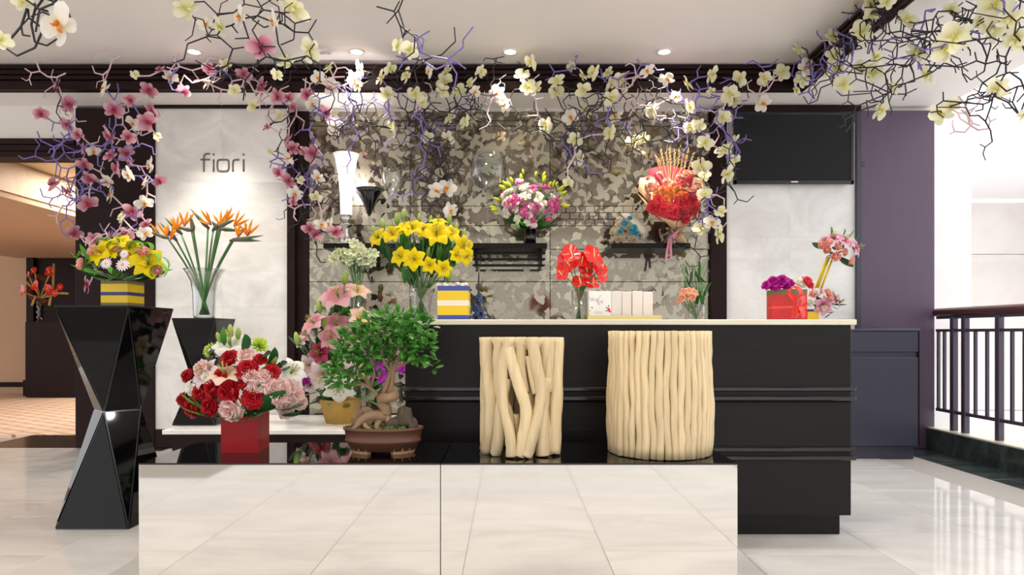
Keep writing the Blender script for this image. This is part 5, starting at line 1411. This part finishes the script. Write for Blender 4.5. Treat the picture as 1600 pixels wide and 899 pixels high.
for L_, r in (([(598, 622, vy), (604, 600, vy - .01), (610, 580, vy), (612, 555, vy), (618, 530, vy)], (4.5, 2)), ([(608, 620, vy - .01), (612, 600, vy), (615, 578, vy), (622, 558, vy), (640, 540, vy)], (5, 1.6)),
              ([(592, 620, vy), (578, 606, vy), (562, 598, vy), (548, 588, vy), (535, 580, vy)], (3.5, 1.2)), ([(580, 608, vy), (572, 590, vy), (570, 570, vy), (560, 550, vy)], (2.5, 1)), ([(610, 580, vy), (600, 565, vy - .03), (596, 545, vy - .03), (590, 525, vy)], (2.5, 1)),
              ([(611, 575, vy), (606, 556, vy), (600, 530, vy + .02), (605, 510, vy)], (2.2, 1)), ([(615, 578, vy), (628, 570, vy), (645, 562, vy), (662, 565, vy), (676, 572, vy)], (2.2, .8)), ([(622, 558, vy), (632, 545, vy + .03), (650, 525, vy)], (2, .8)),
              ([(614, 560, vy), (624, 540, vy - .04), (630, 515, vy - .03)], (2, .8)), ([(566, 600, vy), (552, 602, vy - .02), (532, 600, vy - .02)], (2, .7)), ([(578, 606, vy), (585, 585, vy - .04), (578, 560, vy - .04)], (2, .8)), ([(575, 600, vy), (560, 580, vy + .03), (548, 560, vy + .03)], (2, .8))):
    tb(L_, r)
M_fol = petal_mat('ficus_leaf', (44, 98, 34), (66, 132, 46), (108, 166, 70), .28, .25, .0)
fo = MB()
CL = [(545, 575, 32, 26, 90), (560, 540, 34, 26, 110), (600, 512, 44, 22, 150), (640, 515, 38, 22, 130), (625, 542, 40, 18, 100), (660, 540, 20, 20, 55), (532, 596, 20, 10, 28), (677, 572, 10, 7, 12), (580, 556, 30, 22, 80), (590, 528, 40, 22, 90), (645, 500, 22, 12, 40), (655, 556, 22, 10, 22), (520, 570, 12, 12, 16), (610, 496, 30, 10, 40)]
for cx_, cy_, rx, ry, n_ in CL:
    for k in range(n_):
        a = rr_.uniform(0, 6.28); q_ = math.sqrt(rr_.uniform(0, 1)); Y = vy + rr_.uniform(-.14, .14) * (1 - .6 * q_)
        p = P(cx_ + math.cos(a) * q_ * rx, cy_ + math.sin(a) * q_ * ry, Y)
        d = Vector((math.cos(a) * .7 + rr_.uniform(-.6, .6), rr_.uniform(-.9, .2), -math.sin(a) * .5 + rr_.uniform(-.3, .7))).normalized()
        sd = d.cross(Vector((rr_.uniform(-.4, .4), -.6, 1))).normalized(); L_ = rr_.uniform(.028, .044)
        fo.strip([p, p + d * L_ * .35, p + d * L_ * .7, p + d * L_], [.001, L_ * .27, L_ * .25, .0005], sd, 0, .25)
fo.build('foliage', M_fol, t, kind='stuff')

# ------------------------------------------------------------------ hanging orchid branches
M_tw_black = plain('black_twig', (34, 28, 32), .6)
M_tw_purple = plain('violet_painted_twig', (124, 106, 178), .5)
M_tw_pink = plain('rose_white_twig', (216, 188, 194), .5)
TW = {'k': M_tw_black, 'v': M_tw_purple, 'p': M_tw_pink}
TWL = {'k': None, 'v': 'violet painted twig', 'p': 'pale rose painted twig'}
G = random.Random(21)
OK = {'y': ('orchid_yellow', 'lip_y', None), 'p': ('orchid_pink', 'lip_p', 'pink orchid flower'), 'w': ('orchid_white', 'lip_w', 'white orchid flower')}
def rot_y(d, a):
    c, s = math.cos(a), math.sin(a)
    return Vector((d.x * c + d.z * s, d.y, -d.x * s + d.z * c))
def crook(mb, a, b, r, step, amp):
    """angular path between two points"""
    a = Vector(a); b = Vector(b); L_ = (b - a).length; n = max(2, int(L_ / step)); pts = [a]
    d = (b - a).normalized(); side = d.cross(Vector((0, 1, 0)))
    side = side.normalized() if side.length > .1 else Vector((1, 0, 0))
    s_ = G.choice((-1, 1)); nodes = []
    for i in range(1, n):
        p = a.lerp(b, i / n) + side * (amp * s_ * G.uniform(.5, 1.2)) + Vector((0, G.uniform(-.02, .02), 0)); s_ = -s_
        if p.z > ZC - .012: p.z = ZC - .012
        if p.x > MX - .05 and p.z > ZS - .012 and p.y < MY - .03: p.z = ZS - .012
        pts.append(p); nodes.append((p, side * -s_))
    pts.append(b)
    mb.tube(pts, r, 5, smooth=False)
    for p, sd in nodes:
        if G.random() < .75:
            dd = (sd * G.uniform(.7, 1.1) + d * G.uniform(-.6, .9)).normalized(); q = p + dd * step * G.uniform(.5, 1.0) + Vector((0, G.uniform(-.02, .02), 0))
            mb.tube([p, q], [r * .9, r * .75], 4, smooth=False)
            if G.random() < .5:
                dd2 = rot_y(dd, G.choice((-1, 1)) * G.uniform(.7, 1.1)); mb.tube([q, q + dd2 * step * G.uniform(.4, .7)], [r * .75, r * .65], 4, smooth=False)
def sprig(mb, p, d, n, L_, r, ymin, ymax, branch=.6, wall=None):
    """branching angular twig, forks near 60 degrees"""
    p = Vector(p); d = Vector(d).normalized(); s_ = G.choice((-1, 1))
    for k in range(n):
        q = p + d * L_ * G.uniform(.75, 1.25) + Vector((0, G.uniform(-.025, .025), 0))
        q.y = min(max(q.y, ymin), ymax)
        top = ZC - .02 if q.x < MX - .06 else ZS - .03
        if MX - .08 < q.x < MX + .06: q.x = MX - .08
        if q.z > top: q.z = top - G.uniform(0, .04)
        mb.tube([p, q], [r, r * .92], 5, smooth=False)
        if G.random() < branch:
            sprig(mb, q, rot_y(d, -s_ * G.uniform(.8, 1.2)), G.choice((1, 1, 2)), L_ * .75, r * .85, ymin, ymax, branch * .45)
        d = rot_y(d, s_ * G.uniform(.55, 1.05)); s_ = -s_ if G.random() < .7 else s_
        p = q; r *= .95
def garland(label, flowers, Yf, anchors, colours, seeds, rad=.060, thick=.0046, step=.075, group='orchid branches hung along the ceiling moulding', ylim=(4.85, 5.42)):
    """flowers: (px, py, kind[, radius px]); anchors: world points of the moulding or ceiling that hold the branch; seeds: (px, py, n, colour)"""
    t = thing('orchid_branch', label, 'orchid branch', anchors[0], group)
    pos = []
    for f in flowers:
        Y = Yf(f[0], f[1])
        while PZ(f[1], Y) > ZC - .07 or (PX(f[0], Y) > MX - .10 and PZ(f[1], Y) > ZS - .06): Y -= .02
        pos.append(P(f[0], f[1], Y))
    # join everything to the anchors as a tree
    nodes = [Vector(a) for a in anchors]; left = list(range(len(pos))); back = {}
    while left:
        best = min(((pos[i] - nd).length, i, j) for i in left for j, nd in enumerate(nodes))
        _, i, j = best
        left.remove(i); c_ = G.choice(colours); mb = MB()
        tgt = pos[i] + Vector((0, .025, 0))
        crook(mb, nodes[j], tgt, thick * (1.0 if c_ == 'k' else 1.3), step * (1 if c_ == 'k' else 1.3), step * .28)
        mb.build('twig', TW[c_], t, TWL[c_]); nodes.append(tgt)
    for f, p in zip(flowers, pos):
        key, lp, lab = OK[f[2]]
        r = (f[3] * p.y / F) if len(f) > 3 else rad * G.uniform(.85, 1.12)
        d = Vector((G.uniform(-1.5, 1.5), -1, G.uniform(-1.2, .9)))
        inst('orchid_flower', KIT[key], t, p, d, G.uniform(-1.2, 1.2), r * 1.1, lab, [('lip', KIT[lp])])
    for s_ in seeds:
        px, py, n, c_ = s_
        Y = Yf(px, py) + G.uniform(-.05, .08)
        while PZ(py, Y) > ZC - .05 or (PX(px, Y) > MX - .10 and PZ(py, Y) > ZS - .05): Y -= .02
        mb = MB(); a = G.uniform(0, 6.28)
        p0 = P(px, py, Y)
        j = min(range(len(nodes)), key=lambda k: (nodes[k] - p0).length)
        p1 = nodes[j]
        if (p1 - p0).length < .45: crook(mb, p1, p0, thick * .9, step, step * .25)
        sprig(mb, p0, Vector((math.cos(a), G.uniform(-.2, .2), math.sin(a))), n, step, thick * (1 if c_ == 'k' else 1.3), ylim[0], ylim[1])
        sprig(mb, p0, Vector((-math.cos(a + .5), G.uniform(-.2, .2), -math.sin(a + .5))), max(2, n - 1), step, thick * (1 if c_ == 'k' else 1.3), ylim[0], ylim[1])
        mb.build('twig', TW[c_], t, TWL[c_])
    return t
def anc(px, py=122): return Vector((PX(px, 5.462), 5.462, PZ(py, 5.462)))
def anr(Yp, zz_=2.95): return Vector((MX - .036, Yp, zz_))
def scat(x0, x1, y0, y1, n, cols, k=3):
    return [(G.uniform(x0, x1), G.uniform(y0, y1), G.choice((k - 1, k, k + 1)), G.choice(cols)) for _ in range(n)]
back = lambda px, py: 5.22 + .12 * math.sin(px * .37 + py * .23)

garland('curtain of pink orchids and violet twigs hanging before the dark pilaster',
        [(89, 135, 'p'), (163, 139, 'w', 14), (107, 163, 'p'), (64, 178, 'p'), (104, 194, 'p'), (122, 210, 'p'), (178, 172, 'p', 14), (202, 157, 'p'), (232, 141, 'p'), (239, 172, 'p', 15), (230, 190, 'p', 15), (208, 193, 'w', 12), (170, 211, 'p', 15), (201, 215, 'p'), (131, 234, 'p', 13),
         (146, 236, 'w'), (172, 243, 'p'), (197, 240, 'p'), (246, 214, 'y', 7), (132, 257, 'p'), (141, 279, 'p'), (182, 265, 'p'), (201, 273, 'w'), (203, 256, 'p', 9), (235, 258, 'w', 14), (249, 283, 'p', 11), (167, 283, 'w'), (173, 305, 'w'), (227, 285, 'w'), (225, 317, 'w'), (82, 288, 'p'),
         (106, 300, 'p'), (137, 318, 'p', 15), (206, 332, 'p', 15), (189, 341, 'y', 9), (116, 364, 'p'), (228, 350, 'p'), (226, 365, 'w'), (172, 369, 'p'), (147, 374, 'p'), (136, 445, 'p', 14), (198, 366, 'p')],
        back, [anc(90), anc(160), anc(225)], 'vvpp', scat(85, 240, 190, 370, 13, 'vvvp', 3) + [(90, 165, 2, 'k'), (95, 225, 3, 'v'), (75, 120, 2, 'p'), (170, 110, 2, 'p')])
garland('row of pink and cream orchids on pale twigs above the lettered marble panel',
        [(211, 117, 'y', 8), (250, 108, 'p', 9), (267, 121, 'w', 12), (287, 142, 'p'), (327, 108, 'p', 11), (325, 130, 'w'), (352, 102, 'y', 10), (381, 116, 'p'), (408, 136, 'p', 15), (366, 141, 'y', 10), (395, 165, 'y'), (432, 151, 'p'), (451, 153, 'p', 11), (457, 168, 'p', 9), (437, 181, 'y', 10), (418, 198, 'p', 6)],
        back, [anc(262), anc(345), anc(420)], 'pppv', [(300, 110, 2, 'p'), (318, 125, 2, 'p'), (360, 120, 2, 'v'), (390, 130, 3, 'p'), (425, 165, 3, 'p'), (440, 190, 2, 'k'), (265, 130, 2, 'v'), (400, 120, 3, 'k'), (440, 135, 3, 'k')])
garland('spray of pink and white orchids hanging at the left frame of the niche',
        [(421, 237, 'y', 7), (449, 220, 'p'), (457, 231, 'p'), (450, 248, 'w', 10), (476, 236, 'p', 9), (487, 240, 'p', 14), (436, 270, 'p'), (451, 283, 'p', 13), (461, 302, 'w', 12), (459, 315, 'p', 9), (497, 278, 'w', 12), (470, 282, 'y', 7), (494, 308, 'y', 10), (502, 352, 'w', 12), (515, 350, 'w', 11), (484, 357, 'p'), (494, 367, 'p', 12), (524, 362, 'p', 13)],
        lambda px, py: 5.30, [anc(478)], 'kvvp', [(490, 250, 3, 'k'), (495, 270, 3, 'k'), (490, 300, 4, 'k'), (498, 320, 4, 'k'), (485, 330, 3, 'k'), (470, 275, 2, 'v'), (475, 300, 3, 'v'), (472, 320, 2, 'p'), (435, 230, 2, 'k'), (495, 385, 2, 'k'), (490, 215, 3, 'v')])
garland('white and pale yellow orchids on black twigs left of the niche centre',
        [(514, 105, 'y', 11), (497, 121, 'w', 11), (517, 135, 'w', 15), (479, 147, 'p'), (553, 124, 'w', 14), (562, 108, 'w', 13), (595, 121, 'y', 12), (609, 108, 'y', 11), (635, 117, 'y', 13), (605, 147, 'y', 13), (649, 148, 'y', 13), (487, 161, 'w', 11), (509, 177, 'p'), (524, 197, 'w', 14), (613, 200, 'y', 12), (560, 133, 'w', 11)],
        back, [anc(500), anc(575), anc(640)], 'kkvp', scat(480, 650, 145, 210, 9, 'kkkv', 3) + [(555, 220, 4, 'v'), (600, 165, 4, 'v'), (640, 185, 4, 'k'), (545, 155, 2, 'v'), (520, 120, 2, 'p')])
garland('long strand of black twigs with three white orchids hanging over the mirror',
        [(681, 297, 'w', 13), (699, 294, 'w', 15), (703, 329, 'w', 13), (668, 215, 'y', 10), (700, 215, 'w', 12)],
        lambda px, py: 5.28, [anc(668), Vector(P(676, 215, 5.3))], 'kkk', [(668, 240, 3, 'k'), (655, 268, 3, 'k'), (650, 280, 3, 'k'), (690, 262, 3, 'k'), (700, 275, 2, 'k'), (676, 250, 3, 'k'), (670, 225, 3, 'v'), (640, 300, 2, 'v'), (690, 325, 3, 'k'), (672, 200, 3, 'k'), (690, 240, 3, 'k'), (668, 300, 2, 'k')])
garland('pale yellow orchids on black twigs above the niche centre',
        [(671, 112, 'w', 11), (698, 110, 'y', 13), (694, 126, 'y'), (692, 142, 'y'), (717, 142, 'y', 12), (736, 129, 'y', 12), (751, 112, 'y', 11), (742, 143, 'w'), (777, 146, 'w', 13), (830, 98, 'y', 13), (816, 117, 'y', 13), (825, 136, 'y', 13), (838, 138, 'y'), (704, 183, 'y', 13), (727, 190, 'y', 12), (853, 197, 'y', 14), (660, 160, 'y'), (788, 163, 'w', 12), (661, 152, 'y', 9)],
        back, [anc(690), anc(760), anc(825)], 'kkkp', scat(650, 850, 150, 215, 15, 'kkkkkv', 3) + [(765, 165, 3, 'p'), (770, 110, 3, 'k'), (735, 170, 4, 'k'), (700, 175, 4, 'k')])
garland('dense pale yellow orchids on black and violet twigs right of the niche centre',
        [(893, 104, 'y', 9), (927, 114, 'y', 14), (910, 118, 'y', 9), (870, 126, 'y', 13), (869, 143, 'y', 12), (911, 140, 'y', 13), (954, 132, 'y', 13), (967, 124, 'y', 12), (972, 135, 'y', 11), (955, 153, 'y', 14), (950, 114, 'y', 10), (915, 173, 'y', 13), (891, 183, 'w', 13), (963, 183, 'w', 12), (953, 208, 'y', 14), (898, 219, 'y', 13), (990, 221, 'y', 14),
         (1005, 217, 'y', 11), (1012, 111, 'w', 12), (1041, 124, 'w', 13), (1019, 170, 'y', 13), (904, 247, 'y', 12), (888, 285, 'y', 9), (1056, 151, 'w', 9)],
        back, [anc(890), anc(950), anc(1020)], 'kkvp', scat(850, 1060, 145, 235, 19, 'kkkkkv', 3) + [(985, 135, 3, 'p'), (1000, 165, 3, 'p'), (885, 110, 2, 'v'), (980, 115, 3, 'v'), (890, 235, 4, 'v'), (885, 255, 3, 'k'), (870, 275, 2, 'k')])
garland('drooping spray of large pale yellow orchids beside the television',
        [(1074, 131, 'y', 13), (1113, 116, 'y', 14), (1156, 123, 'y', 13), (1111, 142, 'y', 7), (1141, 148, 'y', 15), (1149, 160, 'y', 10), (1077, 168, 'y', 14), (1130, 185, 'y', 13), (1080, 199, 'y', 12), (1092, 196, 'y', 11), (1102, 223, 'y', 13), (1131, 235, 'y', 14), (1096, 261, 'y', 15), (1101, 275, 'y', 11), (1137, 271, 'y', 17), (1101, 302, 'y', 11), (1126, 331, 'y', 11), (1095, 356, 'y', 14), (1112, 348, 'w', 13), (1124, 366, 'y', 15), (1148, 218, 'y', 9), (1148, 250, 'y', 9)],
        lambda px, py: 5.24 + .07 * math.sin(px * .5), [anc(1080), anc(1130)], 'kvvp', scat(1040, 1150, 150, 215, 10, 'kkvv', 3) + [(1140, 210, 3, 'v'), (1110, 300, 3, 'k'), (1095, 320, 3, 'k'), (1148, 300, 2, 'k'), (1105, 330, 2, 'v'), (1120, 305, 2, 'p'), (1140, 250, 2, 'k'), (1085, 390, 2, 'k'), (1130, 200, 3, 'v')])
garland('pale yellow orchids on violet twigs at the corner of the moulding',
        [(1195, 123, 'y', 12), (1222, 113, 'y', 13), (1192, 162, 'w', 13), (1247, 77, 'y', 10), (1259, 105, 'w', 14), (1253, 124, 'y', 13), (1244, 140, 'y', 12), (1300, 58, 'y', 12), (1302, 88, 'y', 14), (1295, 112, 'y', 15), (1307, 108, 'y', 12), (1318, 132, 'y', 15)],
        lambda px, py: min(5.25, F * 2.26 / (px - CX)), [anc(1215), anr(5.0), anr(4.7)], 'kvvp', [(1190, 105, 2, 'v'), (1265, 95, 3, 'k'), (1280, 120, 3, 'k'), (1290, 80, 3, 'v'), (1310, 110, 3, 'k'), (1300, 130, 3, 'k'), (1320, 90, 3, 'v'), (1270, 125, 2, 'v'), (1200, 140, 2, 'p'), (1330, 60, 3, 'v')], ylim=(4.3, 5.42))
rr2 = lambda px, py: F * 2.42 / (px - CX)
garland('pale yellow orchids with black twigs along the right ceiling moulding',
        [(1333, 15, 'y', 15), (1347, 50, 'y', 18), (1363, 22, 'y', 13), (1360, 3, 'y', 14), (1369, 88, 'y', 17), (1365, 115, 'y', 15), (1345, 105, 'y', 12), (1387, 3, 'y', 14), (1418, 30, 'y', 17), (1432, 82, 'y', 18), (1476, 77, 'y', 20), (1492, 58, 'y', 24), (1447, 117, 'y', 22), (1397, 137, 'y', 14), (1377, 172, 'y', 16)],
        rr2, [anr(4.5), anr(4.1), anr(3.85)], 'kkkv', scat(1345, 1470, 20, 120, 17, 'kkkkv', 3) + [(1370, 60, 4, 'k'), (1385, 130, 4, 'k'), (1390, 145, 4, 'k'), (1400, 100, 4, 'k'), (1440, 60, 4, 'k'), (1380, 160, 3, 'k')], ylim=(3.2, 4.7), step=.068)
garland('large pale yellow orchids and dangling black twigs at the far right',
        [(1525, 37, 'y', 16), (1556, 8, 'y', 26), (1552, 42, 'y', 24), (1580, 30, 'y', 20), (1588, 62, 'y', 22), (1560, 138, 'y', 17), (1470, 178, 'y', 19), (1486, 166, 'y', 13), (1599, 178, 'y', 12), (1486, 14, 'y', 12)],
        lambda px, py: F * 2.55 / (px - CX), [anr(3.55), anr(3.2)], 'kkp', scat(1480, 1600, 0, 60, 10, 'kkkv', 3) + [(1535, 70, 3, 'k'), (1540, 100, 3, 'k'), (1535, 130, 3, 'k'), (1545, 160, 3, 'k'), (1540, 190, 2, 'k'), (1515, 195, 2, 'p'), (1590, 135, 3, 'k'), (1595, 125, 2, 'k'), (1510, 175, 2, 'p'), (1500, 60, 3, 'k')], ylim=(2.9, 4.2), step=.062)
cz = lambda x, y: Vector((x, y, ZC - .001))
garland('black twig spray with pale orchids hanging from the ceiling, nearest left of centre',
        [(290, 13, 'y', 20), (343, 40, 'y', 17), (322, 38, 'w', 13), (375, 25, 'w', 18), (460, 14, 'y', 24), (427, 32, 'w', 17), (407, 73, 'p', 22), (485, 78, 'y', 19), (448, 96, 'y', 17), (432, 117, 'y', 11)],
        lambda px, py: 3.0 + .1 * math.sin(px), [cz(PX(390, 3), 3.05), cz(PX(330, 3), 2.95)], 'kkk', [(365, 20, 3, 'k'), (440, 20, 2, 'k'), (460, 50, 3, 'k'), (345, 60, 3, 'k'), (445, 95, 3, 'k'), (400, 105, 2, 'k')], group='orchid sprays hung from the ceiling', ylim=(2.7, 3.3), step=.075, thick=.0036)
garland('black and violet twig with one pale orchid hanging from the ceiling centre',
        [(622, 72, 'y', 13), (640, 78, 'y', 14)], lambda px, py: 3.1, [cz(PX(640, 3.1), 3.1)], 'kkv', [(655, 92, 2, 'v'), (672, 88, 2, 'v'), (625, 40, 2, 'k'), (668, 92, 2, 'k')], group='orchid sprays hung from the ceiling', ylim=(3, 3.2), step=.08, thick=.0036)
garland('large white orchid on black twigs hanging in the top left corner',
        [(92, 36, 'w', 33), (35, 3, 'y', 15), (2, 62, 'y', 17)], lambda px, py: 2.15, [cz(PX(60, 2.15), 2.15)], 'kkk', [(55, 15, 2, 'k'), (85, 5, 2, 'k'), (68, 45, 1, 'k')], group='orchid sprays hung from the ceiling', ylim=(2.0, 2.3), step=.06, thick=.004)
